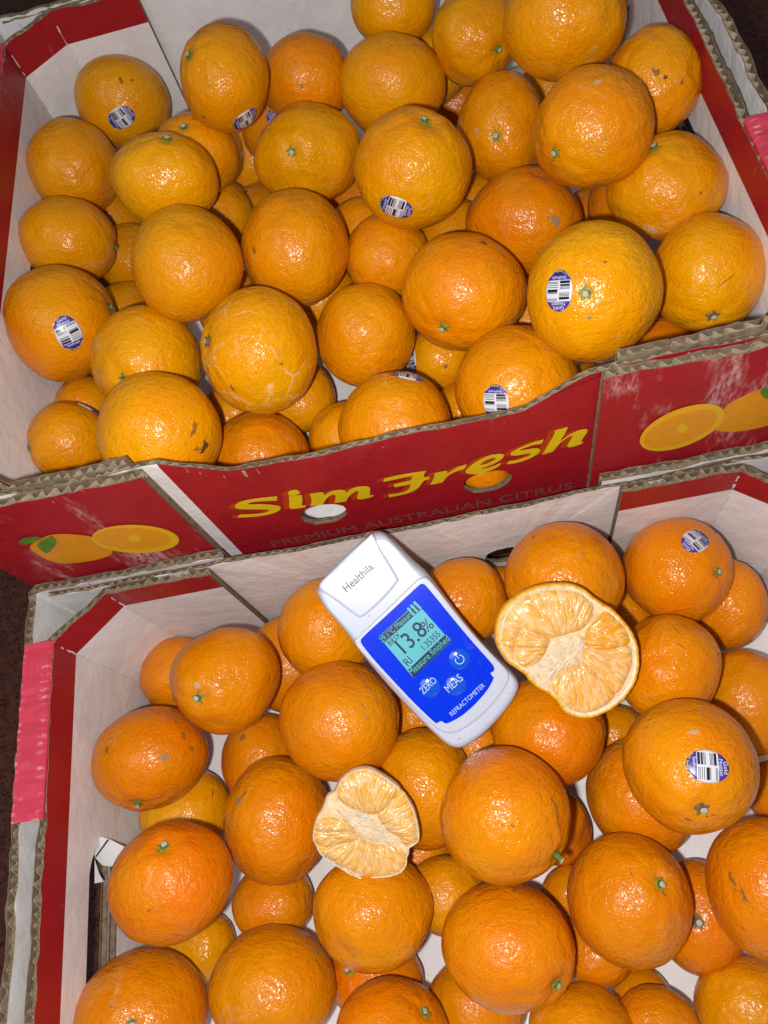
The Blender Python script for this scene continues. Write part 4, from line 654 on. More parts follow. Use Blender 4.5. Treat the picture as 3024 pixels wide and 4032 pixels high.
def board(name, parent, place, S, top, z0, u0, u1, face_in, face_out, holes=(), band=None, print_edge=None, worn=0.0005, pitch=0.0066, flutes=True, nextra=(), T=T):
    """a corrugated board: liner on the left (n=T) and right (n=0) of the path, kraft core, fluting along the open top edge"""
    ph0 = random.uniform(0, 6)
    step = 0.005
    k = int((u1 - u0) / step)
    us = sorted(set([u0 + (u1 - u0) * i / k for i in range(k + 1)] + [s for s in S if u0 < s < u1] + [e for e in nextra if u0 < e < u1]))
    def outline(du, dz0, dtop, jit):
        a = [(max(u0 + du, min(u1 - du, q)), top(q) - dtop + (random.uniform(-jit, jit) if jit else 0)) for q in us]
        low = [(max(u0 + du, min(u1 - du, q)), z0 + dz0) for q in us]
        return low + list(reversed(a))
    def hol(e):
        r_ = []
        for h in holes:
            cx = sum(q[0] for q in h) / len(h); cy = sum(q[1] for q in h) / len(h)
            r_.append([(x + (x - cx) * e, y + (y - cy) * e) for x, y in h])
        return r_
    mats = [face_in, face_out, M['kraft'], M['red'], M['white']]
    zt = max(top(q) for q in us)
    lines_in, pick_in = [], lambda c: 0
    if band:
        lines_in = [((q, band), (q2, band)) for q, q2 in zip(us, us[1:])]
        pick_in = lambda c: 3 if c[1] > band else 0
    pick_out = lambda c: 1
    lines_out = []
    if print_edge:
        e = print_edge[0]
        lines_out += [((e, z0 + 0.001), (e, min(top(e), zt) - 0.002))]
        pick_out = lambda c: 1 if print_edge[0] < c[0] < print_edge[1] else 4
    seams = [(s, zz) for s in S[1:-1] if u0 < s < u1 for zz in np.arange(z0 + 0.006, zt - 0.008, 0.01)]
    place0 = place
    def place(a, b_, n):
        if flutes and b_ > top(a) - 0.0016:
            pin = 0.30 * max(0, math.sin(a * 53 + ph0)) * (0.5 + 0.5 * math.sin(a * 17))
            n = T / 2 + (n - T / 2) * (1 - pin) + 0.0006 * math.sin(a * 71 + ph0) * math.sin(a * 23) + 0.0002 * math.sin(a * 333)
        return place0(a, b_, n)
    A = sheet(outline(0, 0, 0, worn), place, T - LIN, T, hol(0), lines_in, seams, pick_in, 2, 1, 2)
    B = sheet(outline(0, 0, 0, worn), place, 0, LIN, hol(0), lines_out, seams, pick_out, 2, -1, 2)
    C = sheet(outline(0.0006, 0.0004, 0.0040 if flutes else 0.001, 0.0003), place0, LIN + 0.0008, T - LIN - 0.0008, hol(0.03), (), seams, lambda c: 2, 2)
    V, Fc, mi = merge(A, B, C)
    o = link(name, mesh(name, V, Fc, mi), mats, parent)
    if flutes:
        n = int((u1 - u0) / (pitch / 10))
        V, Fc = [], []
        ph = random.uniform(0, 6)
        for i in range(n + 1):
            q = u0 + (u1 - u0) * i / n
            crush = 0.5 + 0.5 * math.sin(q * 31 + ph) * math.sin(q * 83 + 2 * ph)
            sh = math.sin(2 * math.pi * q / pitch + ph + 2.6 * math.sin(q * 47) + 1.2 * math.sin(q * 150 + ph) + 0.5 * math.sin(q * 420))
            sh = (abs(sh) ** (0.55 + 0.7 * crush)) * (1 if sh > 0 else -1)
            w = T / 2 + (T / 2 - LIN * 1.4) * sh * (0.62 + 0.36 * crush) + 0.00025 * math.sin(q * 900 + 3 * math.sin(q * 310))
            zt_ = top(q) - 0.0004 - 0.0030 * max(0, math.sin(q * 57 + ph) + 0.4 * math.sin(q * 143)) * crush + 0.0005 * math.sin(q * 211)
            for zz in (zt_, zt_ - 0.0062):
                for e in (-0.00016, 0.00016):
                    V.append(place(q, zz, w + e))
            if i:
                a, b_ = (i - 1) * 4, i * 4
                Fc += [(a, b_, b_ + 1, a + 1), (a + 1, b_ + 1, b_ + 3, a + 3), (b_, a, a + 2, b_ + 2)]
        tag(link('fluting', mesh('fluting', V, Fc), M['flute'], o), kind='stuff')
    return o

def make_box(xc, yf, z0, lip, label, worn_front):
    """one display tray; yf is the outer face of its front flaps"""
    root = empty('cardboard_box', (xc, yf + DEPTH / 2, z0))
    tag(root, label, 'cardboard box', 'open fruit boxes')
    P0 = root.location
    yb = yf + DEPTH
    yc = (yf + yb) / 2
    zr = z0 + HB
    loc = lambda fn: (lambda a, b_, n: tuple(Vector(fn(a, b_, n)) - P0))
    # base
    me = box_mesh('base', -OUT + .004, OUT - .004, -DEPTH / 2 + .006, DEPTH / 2 - .006, 0.0, 0.0035)
    link('base', me, M['white'], root)
    for sgn in (-1, 1):
        X = lambda d: xc + sgn * d
        slot_v = z0 + 0.074
        # outer side wall with its two end flaps; walk so that the inside is on the left
        pts = [(X(PAN_O), yf), (X(OUT - .004), yf), (X(OUT), yf + .004), (X(OUT), yb - .004), (X(OUT - .004), yb), (X(PAN_O), yb)]
        if sgn > 0: pass
        else: pts = list(reversed(pts))
        place, S = pathfn(pts)
        L = S[-1]
        rag = lambda q: zr + 0.0006 * math.sin(q * 61 + sgn) + 0.0005 * math.sin(q * 173)
        hole = stadium(L / 2, slot_v - 0.006, 0.063, 0.0245, 9, 0.0006)
        board('outer_wall', root, loc(place), S, rag, z0, 0, L, M['white'], M['red_worn'], [hole], worn=0.0009)
        # inner side wall, bevelled corners, end flaps; red band on top, white below
        i0 = 0.0145 - T
        pts = [(X(PAN_I), yf + i0), (X(INN - .034), yf + i0), (X(INN + .0005), yf + .0375), (X(INN + .0005), yb - .0375), (X(INN - .034), yb - i0), (X(PAN_I), yb - i0)]
        pts = [(x, y) for x, y in pts]
        if sgn < 0: pts = list(reversed(pts))
        place, S = pathfn(pts)
        # bend a little: pressed outwards by the fruit
        L = S[-1]
        hole = stadium(L / 2, slot_v, 0.060, 0.0165, 9, 0.0006)
        def top_in(q, L=L): return zr - 0.0005 + 0.0012 * math.sin(q * 23 + sgn) + 0.0004 * math.sin(q * 140)
        board('inner_wall', root, loc(place), S, top_in, z0 + 0.004, 0, L, M['white'], M['kraft'], [hole], band=zr - 0.0235, worn=0.0008)
        for s_ in S[1:-1]:
            V, Fc = [], []
            k = 34
            for i in range(k + 1):
                zz = z0 + 0.022 + (zr - 0.006 - z0 - 0.022) * i / k
                a, b_ = s_ - random.uniform(.0001, .0009), s_ + random.uniform(.0001, .0009)
                lift = random.uniform(0.0001, 0.0006)
                for q_, n_ in ((a, T + .00005), (s_, T + lift), (b_, T + .00005)): V.append(tuple(Vector(place(q_, zz, n_)) - P0))
                if i and random.random() < 0.72:
                    o_ = (i - 1) * 3
                    Fc += [(o_, o_ + 1, o_ + 4, o_ + 3), (o_ + 1, o_ + 2, o_ + 5, o_ + 4)]
            link('crease', mesh('crease', V, Fc), M['paper'] , root)
        # rim folds where the side wall is folded over, one towards each corner
        for e in (-1, 1):
            ya, yb2 = yc + e * 0.070, yc + e * (DEPTH / 2 - 0.0375)
            n = 26
            xo, xi = OUT + .0007, INN - 0.0036
            prof = [(xo, -0.0035), (xo, 0.0), (xo - .0012, 0.0018), (xi + .0012, 0.0018), (xi, 0.0), (xi, -0.003)]
            V, Fc = [], []
            for i in range(n + 1):
                y = ya + (yb2 - ya) * i / n
                for s_ in (0, 1):
                    for (px, pz) in prof:
                        cx = (xo + xi) / 2
                        hx = px - (0.0004 * s_) * (1 if px > cx else -1)
                        V.append((sgn * hx, y - P0.y, HB + pz - 0.0005 * s_ + 0.0004 * math.sin(i * 1.7) + random.uniform(-.00015, .00015)))
            k = len(prof)
            for i in range(n):
                a, b_ = i * 2 * k, (i + 1) * 2 * k
                for j in range(k - 1):
                    Fc.append((a + j, b_ + j, b_ + j + 1, a + j + 1))
                    Fc.append((a + k + j + 1, b_ + k + j + 1, b_ + k + j, a + k + j))
                Fc.append((a, a + k, b_ + k, b_)); Fc.append((a + k - 1, b_ + k - 1, b_ + 2 * k - 1, a + 2 * k - 1))
            for a in (0, n * 2 * k):
                for j in range(k - 1): Fc.append((a + j, a + j + 1, a + k + j + 1, a + k + j))
            me = mesh('rim_fold', V, Fc)
            bm = bmesh.new(); bm.from_mesh(me); bmesh.ops.recalc_face_normals(bm, faces=bm.faces[:]); bm.to_mesh(me); bm.free()
            uvl = me.uv_layers.new(name='UVMap')
            for lp in me.loops:
                co = me.vertices[lp.vertex_index].co
                uvl.data[lp.index].uv = ((abs(co.x) - xi) / (xo - xi), co.y)
            link('rim_fold', me, M['red_fold'], root)
    # front and back middle panels, between the flaps; lower lip in the middle
    for e in (-1, 1):
        y = yf + T + GAP if e < 0 else yb - T - GAP
        half = OUT - 0.012
        pts = [(xc + half, y), (xc - half, y)] if e > 0 else [(xc - half, y), (xc + half, y)]
        # inside on the left: front wall walks +x (left = +y), back wall walks -x
        place, S = pathfn(pts)
        L = S[-1]
        def top(q, L=L, e=e):
            d = abs(q - L / 2)
            t = min(1, max(0, (d - 0.070) / 0.040)); t = t * t * (3 - 2 * t)
            d_lip = lip[0] if e < 0 else lip[1]
            return zr - 0.001 - d_lip * (1 - t) + 0.0006 * math.sin(q * 57) + 0.0003 * math.sin(q * 190)
        holes = []
        for hx in (-0.0430, 0.0537):
            hh = stadium(L / 2 + hx * (1 if e < 0 else -1), z0 + (0.047 if e < 0 or worn_front else 0.064), 0.0138, 0.0125, 12, 0.0005)
            holes.append(hh)
        board('end_panel', root, loc(place), S, top, z0, 0, L, M['white'], M['red'], holes,
              print_edge=(L / 2 - 0.1045, L - 0.0002), worn=0.0005, nextra=(L / 2 - 0.1045,), T=TM, pitch=0.0058)
    return root

LOWER_YF = 0.1885 - DEPTH
UPPER_YF = 0.1900
lower = make_box(-0.0357, LOWER_YF, 0.0022, (0.016, 0.003), 'open red and white fruit box in front, with the meter and cut fruit inside', False)
upper = make_box(-0.0400, UPPER_YF, 0.0960, (0.0220, 0.018), 'open red fruit box raised behind, with yellow lettering and two vent holes on its front', True)

def flat_print(name, polys, holes, y, mat, parent, th=0.0001):
    Vs = []
    for i, poly in enumerate(polys):
        V, Fc, mi = sheet(poly, lambda a, b_, n: (a - parent.location.x, y - n - parent.location.y, b_ - parent.location.z), 0, th, [h for h in holes if inside(h[0], poly)])
        Vs.append((V, [tuple(reversed(q)) for q in Fc], mi))
    V, Fc, mi = merge(*Vs)
    return link(name, mesh(name, V, Fc), mat, parent)

def smooth2(poly, it=1):
    for _ in range(it):
        n = len(poly)
        out = []
        for i in range(n):
            a, b_, c = poly[i - 1], poly[i], poly[(i + 1) % n]
            d1 = Vector((b_[0] - a[0], b_[1] - a[1])); d2 = Vector((c[0] - b_[0], c[1] - b_[1]))
            if d1.length > 1e-9 and d2.length > 1e-9 and d1.angle(d2) > math.radians(62):
                out.append(b_)
            else:
                out += [(b_[0] * .78 + a[0] * .22, b_[1] * .78 + a[1] * .22), (b_[0] * .78 + c[0] * .22, b_[1] * .78 + c[1] * .22)]
        poly = out
    return poly

yp = UPPER_YF + T + GAP
words = [smooth2(GLYPHS[k]) for k in ('S', 'i_dot', 'i', 'm', 'F', 'r', 'e', 's', 'h')]
cnt = [smooth2(GLYPHS['e_hole'])]
ghost = flat_print('lettering_shadow', [[(x - 0.0034, z + 0.0004) for x, z in w] for w in words], [], yp - 0.00025, M['ghost'], upper)
flat_print('lettering', words, cnt, yp - 0.0005, M['yellow'], upper)
tv, tf = glyphs('PREMIUM AUSTRALIAN CITRUS', 1.0, 'LEFT')
w_ = max(q[0] for q in tv)
x0_, x1_ = PREM
k_ = (x1_[0] - x0_[0]) / w_
V = []
for a, b_ in tv:
    V.append((x0_[0] + a * k_ - upper.location.x, yp - 0.0004 - upper.location.y, x0_[1] + (x1_[1] - x0_[1]) * a / w_ + b_ * k_ * 0.95 - upper.location.z))
link('small_lettering', mesh('small_lettering', V, tf), M['grey_print'], upper)
for side in ('left', 'right'):
    pc = PICTURES[side]
    y = UPPER_YF
    fr = flat_print('fruit_picture', [smooth2(pc['fruit'])], [], y - 0.0005, M['pic_orange'], upper)
    def sub(name, polys, yy, mat):
        o = flat_print(name, polys, [], yy, mat, upper)
        o.parent = fr
        o.matrix_parent_inverse = Matrix.Identity(4)
        return o
    sub('slice_rind', [pc['rim']], y - 0.0008, M['pic_rim'])
    sub('slice_pulp', [pc['pulp']], y - 0.0011, M['pic_pulp'])
    sub('slice_core', [pc['star']], y - 0.0014, M['pic_rim'])
    for lf in pc['leaves']:
        sub('leaf_print', [smooth2(lf)], y - 0.0014, M['pic_leaf'])

# torn paper at the hand slot of the lower box, and pen marks
for i, q in enumerate(SCRAPS):
    c = sum((Vector(p_) for p_ in q), Vector()) / len(q)
    V = [Vector((x, y, z - 0.10 * (x + 0.25))) - lower.location for x, y, z in q]
    n = len(V)
    V += [v_ + Vector((0, 0, -0.0003)) for v_ in V]
    Fc = [tuple(range(n)), tuple(reversed(range(n, 2 * n)))] + [(j, (j + 1) % n, n + (j + 1) % n, n + j) for j in range(n)]
    link('torn_paper' if i < 2 else 'pen_line', mesh('torn_paper', V, Fc), M['paper'] if i < 2 else M['black'], lower)

# ------------------------------------------------------------------ oranges
def ico(sub):
    bm = bmesh.new()
    bmesh.ops.create_icosphere(bm, subdivisions=sub, radius=1)
    V = np.array([q.co[:] for q in bm.verts])
    Fc = np.array([[q.index for q in f_.verts] for f_ in bm.faces])
    bm.free()
    return V, Fc
ICO = {5: ico(6) if False else ico(5), 4: ico(5)}

def fast_mesh(name, V, Fc):
    me = bpy.data.meshes.new(name)
    n, k = len(V), len(Fc)
    me.vertices.add(n); me.vertices.foreach_set('co', np.asarray(V, dtype=np.float32).ravel())
    me.loops.add(k * 3); me.loops.foreach_set('vertex_index', np.asarray(Fc, dtype=np.int32).ravel())
    me.polygons.add(k); me.polygons.foreach_set('loop_start', np.arange(0, 3 * k, 3, dtype=np.int32))
    me.polygons.foreach_set('use_smooth', np.ones(k, dtype=bool))
    me.update(calc_edges=True)
    return me

E1, E2, E3 = np.array(CAM_RIGHT), np.array(CAM_UP), np.array(CAM_FWD)

class Fruit:
    """shape of one fruit: an uneven ellipsoid with a dimple or neck at the stem and shallow furrows running from it"""
    def __init__(s, R, ax, ay, stem, rough, seed):
        rg = np.random.RandomState(seed)
        s.R, s.ax, s.ay = R, ax, ay
        s.stem = np.array(stem) / np.linalg.norm(stem)
        s.k = rg.normal(0, 1, (9, 3)) * np.array([[1.6]] * 4 + [[3.4]] * 5)
        s.ph = rg.uniform(0, 6.28, 9)
        s.am = np.array([0.017] * 4 + [0.0055] * 5) * rg.uniform(.6, 1.3) * rough
        s.k2 = rg.normal(0, 1, (10, 3)) * 9.0
        s.ph2 = rg.uniform(0, 6.28, 10)
        s.neck = rg.uniform(-0.35, 1.0)
        s.nf = rg.randint(6, 10)
        s.rough = rough
        t = np.cross(s.stem, [0.3, 0.5, 0.8]); t /= np.linalg.norm(t)
        s.t1, s.t2 = t, np.cross(s.stem, t)
    def radius(s, D):
        r_ = np.ones(len(D))
        for k, p_, a in zip(s.k, s.ph, s.am): r_ += a * np.sin(D @ k + p_)
        for k, p_ in zip(s.k2, s.ph2): r_ += 0.0015 * s.rough * np.sin(D @ k + p_)
        for sg, amp in ((1, 1.0), (-1, 0.45)):
            c = np.clip(sg * (D @ s.stem), -1, 1)
            th = np.arccos(c)
            r_ -= amp * 0.065 * np.exp(-(th / 0.15) ** 2)
            r_ += amp * 0.040 * s.neck * np.exp(-((th - 0.34) / 0.20) ** 2)
            az = np.arctan2(D @ s.t2, D @ s.t1)
            r_ -= amp * 0.020 * (0.5 + 0.5 * np.cos(s.nf * az + 1.2 * np.sin(az * 2 + s.nf))) ** 3 * np.exp(-((th - 0.42) / 0.30) ** 2)
        return r_ * s.R
    def points(s, D):
        P = D * s.radius(D)[:, None]
        a, b_, c = P @ E1, P @ E2, P @ E3
        cz = 1.0 / math.sqrt(max(0.7, s.ax * s.ay))
        return np.outer(a * s.ax, E1) + np.outer(b_ * s.ay, E2) + np.outer(c * cz, E3)
    def point(s, d):
        d = np.asarray(d, float); d = d / np.linalg.norm(d)
        return Vector(s.points(d[None])[0])

# the printed oval sticker: blue caps, white middle with two bar code columns
m, nt, b = new_mat('fruit_sticker')
uv = N(nt, 'ShaderNodeUVMap').outputs[0]
sp = N(nt, 'ShaderNodeSeparateXYZ'); nt.links.new(uv, sp.inputs[0])
X_, Y_ = sp.outputs[0], sp.outputs[1]
colm = math_(nt, 'GREATER_THAN', X_, 0.5)
wn = N(nt, 'ShaderNodeTexWhiteNoise'); wn.noise_dimensions = '2D'
cmb = N(nt, 'ShaderNodeCombineXYZ')
nt.links.new(math_(nt, 'FLOOR', math_(nt, 'MULTIPLY', Y_, 64.0)), cmb.inputs[0]); nt.links.new(colm, cmb.inputs[1])
nt.links.new(cmb.outputs[0], wn.inputs[0])
thr = ramp(nt, colm, 0, 1, 0.60, 0.30)
bars = math_(nt, 'LESS_THAN', wn.outputs[0], thr)
thick = math_(nt, 'MULTIPLY', math_(nt, 'GREATER_THAN', Y_, 0.46), math_(nt, 'LESS_THAN', Y_, 0.535))
bars = math_(nt, 'MAXIMUM', bars, math_(nt, 'MULTIPLY', thick, colm))
gap = math_(nt, 'GREATER_THAN', math_(nt, 'ABSOLUTE', math_(nt, 'SUBTRACT', X_, 0.5)), 0.035)
edge = math_(nt, 'LESS_THAN', math_(nt, 'ABSOLUTE', math_(nt, 'SUBTRACT', X_, 0.5)), 0.41)
bars = math_(nt, 'MULTIPLY', math_(nt, 'MULTIPLY', bars, gap), edge)
band_ = math_(nt, 'MULTIPLY', math_(nt, 'GREATER_THAN', Y_, 0.25), math_(nt, 'LESS_THAN', Y_, 0.745))
bb = math_(nt, 'MULTIPLY', math_(nt, 'GREATER_THAN', Y_, 0.265), math_(nt, 'LESS_THAN', Y_, 0.73))
mid = mixc(nt, math_(nt, 'MULTIPLY', bars, bb), (0.60, 0.60, 0.65), (0.012, 0.012, 0.014))
blue = mixc(nt, ramp(nt, Y_, 0.06, 0.20), (0.020, 0.008, 0.055), (0.045, 0.035, 0.33))
nt.links.new(mixc(nt, band_, blue, mid), b.inputs['Base Color'])
b.inputs['Roughness'].default_value = 0.3
M['sticker'] = m
M['sticker_ink'] = plain('sticker_lettering', (0.80, 0.74, 0.60), 0.4, 0.4)

def sticker(fr, n, up, parent):
    n = Vector(n).normalized(); up = Vector(up); up = (up - n * up.dot(n)).normalized()
    rt = up.cross(n).normalized()
    A, B = 0.0074, 0.0099
    def put(x, y, lift):
        d = n + (rt * x + up * y) / fr.R
        q = fr.point(d)
        return q + q.normalized() * lift
    V, Fc, UV = [], [], []
    rings, seg = 7, 36
    pts = [(0, 0)] + [(A * (i / rings) * math.cos(2 * math.pi * j / seg), B * (i / rings) * math.sin(2 * math.pi * j / seg)) for i in range(1, rings + 1) for j in range(seg)]
    D = np.array([(n + (rt * x + up * y) / fr.R)[:] for x, y in pts]); D /= np.linalg.norm(D, axis=1)[:, None]
    Q = fr.points(D)
    Q = Q + D * 0.00030
    V = [tuple(q) for q in Q] + [tuple(q - d * 0.00022) for q, d in zip(Q[-seg:], D[-seg:])]
    for j in range(seg): Fc.append((0, 1 + j, 1 + (j + 1) % seg))
    for i in range(rings - 1):
        for j in range(seg):
            a = 1 + i * seg; Fc.append((a + j, a + seg + j, a + seg + (j + 1) % seg, a + (j + 1) % seg))
    a = 1 + (rings - 1) * seg; b0 = len(pts)
    for j in range(seg): Fc.append((a + j, b0 + j, b0 + (j + 1) % seg, a + (j + 1) % seg))
    me = mesh('sticker', V, Fc)
    uvl = me.uv_layers.new(name='UVMap')
    full = pts + pts[-seg:]
    for lp in me.loops:
        x, y = full[lp.vertex_index]
        uvl.data[lp.index].uv = (0.5 + x / (2 * A), 0.5 + y / (2 * B))
    o = link('sticker', me, M['sticker'], parent, True)
    Vt, Ft = [], []
    def words_(txt, size, y, curve=0.0):
        tv, tf = glyphs(txt, size)
        b0 = len(Vt)
        for x, yy in tv:
            if curve:
                aa = x / curve
                px, py = curve * math.sin(aa) * .92, -curve * math.cos(aa) * 1.06 - yy * -1.0
            else:
                px, py = x, y + yy
            Vt.append(tuple(put(px, py, 0.00042)))
        Ft.extend(tuple(b0 + i for i in q) for q in tf)
    words_('Gold', 0.0030, 0.0072)
    words_('Nugget', 0.0026, 0.0052)
    words_('SimFresh', 0.0021, -0.0067)
    words_('AUST Seedless 6489', 0.00155, 0, 0.0090)
    link('sticker_lettering', mesh('sticker_lettering', Vt, Ft), M['sticker_ink'], o)

def stem_parts(fr, parent, seed, long=1.0, dark=False):
    rg = random.Random(seed)
    d = Vector(fr.stem)
    p0 = fr.point(d)
    t1, t2 = Vector(fr.t1), Vector(fr.t2)
    # calyx: a small five-lobed star hugging the peel
    V, Fc = [tuple(p0 + d * 0.0010)], []
    n = 20
    for ring, rr in ((0, 0.0018), (1, 0.0034)):
        for j in range(n):
            a = 2 * math.pi * j / n
            lobe = 1.0 + (0.24 * math.cos(5 * a + 0.6 * math.sin(2 * a + seed)) + rg.uniform(-.22, .22)) * ring
            rad = rr * lobe
            q = fr.point(d + (t1 * math.cos(a) + t2 * math.sin(a)) * rad / fr.R)
            V.append(tuple(q + d * (0.0009 - 0.00075 * ring)))
    for j in range(n):
        k = (j + 1) % n
        Fc += [(0, 1 + j, 1 + k), (1 + j, 1 + n + j, 1 + n + k, 1 + k)]
    st_v, st_f, mi = [], [], []
    h = 0.0030 * long
    tilt = (t1 * rg.uniform(-.35, .35) + t2 * rg.uniform(-.35, .35))
    m_ = 10
    prof = [(0.0022, -0.0012), (0.0019, 0.0006), (0.0017, h * .6), (0.0017, h * .92), (0.0011, h)]
    for rr, hh in prof:
        for j in range(m_):
            a = 2 * math.pi * j / m_
            st_v.append(tuple(p0 + d * hh + tilt * max(0, hh) + (t1 * math.cos(a) + t2 * math.sin(a)) * rr * rg.uniform(.9, 1.1)))
    for i in range(len(prof) - 1):
        for j in range(m_):
            st_f.append((i * m_ + j, i * m_ + (j + 1) % m_, (i + 1) * m_ + (j + 1) % m_, (i + 1) * m_ + j)); mi.append(1 if i >= 3 else 0)
    st_f.append(tuple((len(prof) - 1) * m_ + j for j in range(m_))); mi.append(1)
    body = M['stem_dark'] if dark else M['stem']
    o = link('stem', mesh('stem', st_v, st_f, mi), [body, M['stem_tip']], parent, True)
    link('calyx', mesh('calyx', V, Fc), M['stem_dark'] if dark else M['calyx'], o, True)

for nm, cc, ro in (('brown', (0.34, 0.125, 0.012), 0.6), ('black', (0.10, 0.045, 0.012), 0.7), ('grey', (0.36, 0.22, 0.10), 0.75), ('pale', (0.62, 0.36, 0.19), 0.7), ('red', (0.42, 0.018, 0.008), 0.5)):
    M['mark_' + nm] = plain('peel_mark_' + nm, cc, ro, 0.3, 1400, 0.4, 0.6, 1100)

def blemish(fr, n, al, hl, hw, kind, parent, seed):
    # a ragged scab lying on the peel, broken into a few islands
    rg = random.Random(seed)
    n = Vector(n).normalized(); al = Vector(al).normalized(); ac = n.cross(al)
    V, Fc = [], []
    isl = [(0.0, 0.0, 1.0)] + [(rg.uniform(-1.1, 1.1), rg.uniform(-1.3, 1.3), rg.uniform(.15, .4)) for _ in range(5 if hl > 0.0012 else 1)]
    for ox, oy, sc in isl:
        m_ = 18
        cx, cy = ox * hl, oy * hw
        b0 = len(V)
        rr = [rg.uniform(.55, 1.15) for _ in range(m_)]
        rr = [(rr[i - 1] + 2 * rr[i]) / 3 for i in range(m_)]
        q = fr.point(n + (al * cx + ac * cy) / fr.R); V.append(tuple(q + q.normalized() * 0.00016))
        for j in range(m_):
            a = 2 * math.pi * j / m_
            x, y = cx + hl * sc * rr[j] * math.cos(a), cy + hw * sc * rr[j] * math.sin(a)
            q = fr.point(n + (al * x + ac * y) / fr.R); V.append(tuple(q + q.normalized() * 0.00003))
        for j in range(m_): Fc.append((b0, b0 + 1 + j, b0 + 1 + (j + 1) % m_))
    link('blemish', mesh('blemish', V, Fc), M['mark_' + kind], parent, True)

for key, C, R, ax, ay, rank, stem, stk, scar, label in ORANGES:
    seed = sum(ord(ch) * (i + 3) * 7 for i, ch in enumerate(key))
    rg = random.Random(seed)
    up_box = key[0] == 'U'
    if stem: sv = stem
    else:
        sv = [CAM_FWD[i] * 0.55 + rg.uniform(-.7, .7) for i in range(3)]
        if sum(sv[i] * CAM_FWD[i] for i in range(3)) < 0.15: sv = [sv[i] + CAM_FWD[i] * 0.8 for i in range(3)]
    rough = rg.uniform(0.7, 1.15)
    if key in ('U16', 'U10', 'U23', 'L27', 'L21', 'U21', 'U13', 'L25', 'U20', 'U15', 'U17', 'U41'): rough = 1.6
    fr = Fruit(R, ax, ay, sv, rough, seed)
    V0, F0 = ICO[5 if rank == 0 else 4]
    me = fast_mesh('orange', fr.points(V0), F0)
    o = link('orange', me, M['peel_' + scar] if scar else M['peel'])
    o.location = C
    tag(o, label, 'orange', 'oranges heaped in the upper box' if up_box else 'oranges heaped in the lower box')
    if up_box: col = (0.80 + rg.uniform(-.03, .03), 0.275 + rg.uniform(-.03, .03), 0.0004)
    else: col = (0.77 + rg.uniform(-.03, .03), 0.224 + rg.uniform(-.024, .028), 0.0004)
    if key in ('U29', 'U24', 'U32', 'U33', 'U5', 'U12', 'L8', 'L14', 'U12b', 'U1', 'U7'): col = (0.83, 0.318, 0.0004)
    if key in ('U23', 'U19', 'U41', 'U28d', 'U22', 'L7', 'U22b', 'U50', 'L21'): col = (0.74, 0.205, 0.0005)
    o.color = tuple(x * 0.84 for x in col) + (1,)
    if stem: stem_parts(fr, o, seed, 1.9 if key in ('L20', 'U32') else rg.uniform(.8, 1.25), key in ('L24', 'U33', 'U24', 'L36'))
    if stk: sticker(fr, stk[0], stk[1], o)
    for i, bl in enumerate(q for q in BLEMISHES if q[0] == key): blemish(fr, bl[1], bl[2], bl[3], bl[4], bl[5], o, seed + i * 17)

# ------------------------------------------------------------------ the meter
M['abs'] = plain('white_plastic', (0.58, 0.61, 0.73), 0.22, 0.5)
M['disc'] = plain('white_label', (0.78, 0.73, 0.73), 0.4, 0.4)
m, nt, b = new_mat('blue_membrane')
v = geopos(nt)
c = mixc(nt, ramp(nt, voronoi(nt, v, 420), 0.055, 0.03, 0, 0.75), (0.0005, 0.026, 0.60), (0.40, 0.48, 0.75))
sm = math_(nt, 'MULTIPLY', ramp(nt, noise(nt, v, 95, 3, 0.6, 1.5), 0.60, 0.70), ramp(nt, noise(nt, v, 40, 2), 0.50, 0.62))
c = mixc(nt, math_(nt, 'MULTIPLY', sm, 0.30), c, (0.12, 0.22, 0.75))
nt.links.new(c, b.inputs['Base Color'])
b.inputs['Roughness'].default_value = 0.25
b.inputs['Specular IOR Level'].default_value = 0.12
M['blue'] = m
M['button'] = plain('blue_button', (0.004, 0.085, 0.66), 0.12, 0.6)
M['smudge'] = plain('grey_smudge', (0.36, 0.38, 0.42), 0.5, 0.3, 2500, 0.4)
M['lcd'] = plain('lcd_glass', (0.13, 0.50, 0.58), 0.18, 0.5, 60, 0.06)
M['lcd_dark'] = plain('lcd_segments', (0.008, 0.030, 0.070), 0.35, 0.2)
M['ink_white'] = plain('white_print', (0.46, 0.60, 0.88), 0.4, 0.4)
M['ink_green'] = plain('green_print', (0.006, 0.085, 0.045), 0.4, 0.4)
M['ink_grey'] = plain('grey_print', (0.35, 0.40, 0.40), 0.4, 0.4)

fo, fu, fv, fn = (Vector(q) for q in METER['frame'])
meter = empty('refractometer', fo)
tag(meter, 'white hand-held meter with a blue keypad and lit screen, lying askew on the lower oranges', 'refractometer')
def mp(x, y, z): return tuple(fu * x + fv * y + fn * z)

def closed_spline(pts, n):
    k = len(pts)
    out = []
    for i in range(n):
        t = i * k / n
        j = int(t); f_ = t - j
        p0, p1, p2, p3 = (Vector(pts[(j + d) % k]) for d in (-1, 0, 1, 2))
        q = 0.5 * ((2 * p1) + (p2 - p0) * f_ + (2 * p0 - 5 * p1 + 4 * p2 - p3) * f_ ** 2 + (3 * p1 - p0 - 3 * p2 + p3) * f_ ** 3)
        out.append(q)
    return out

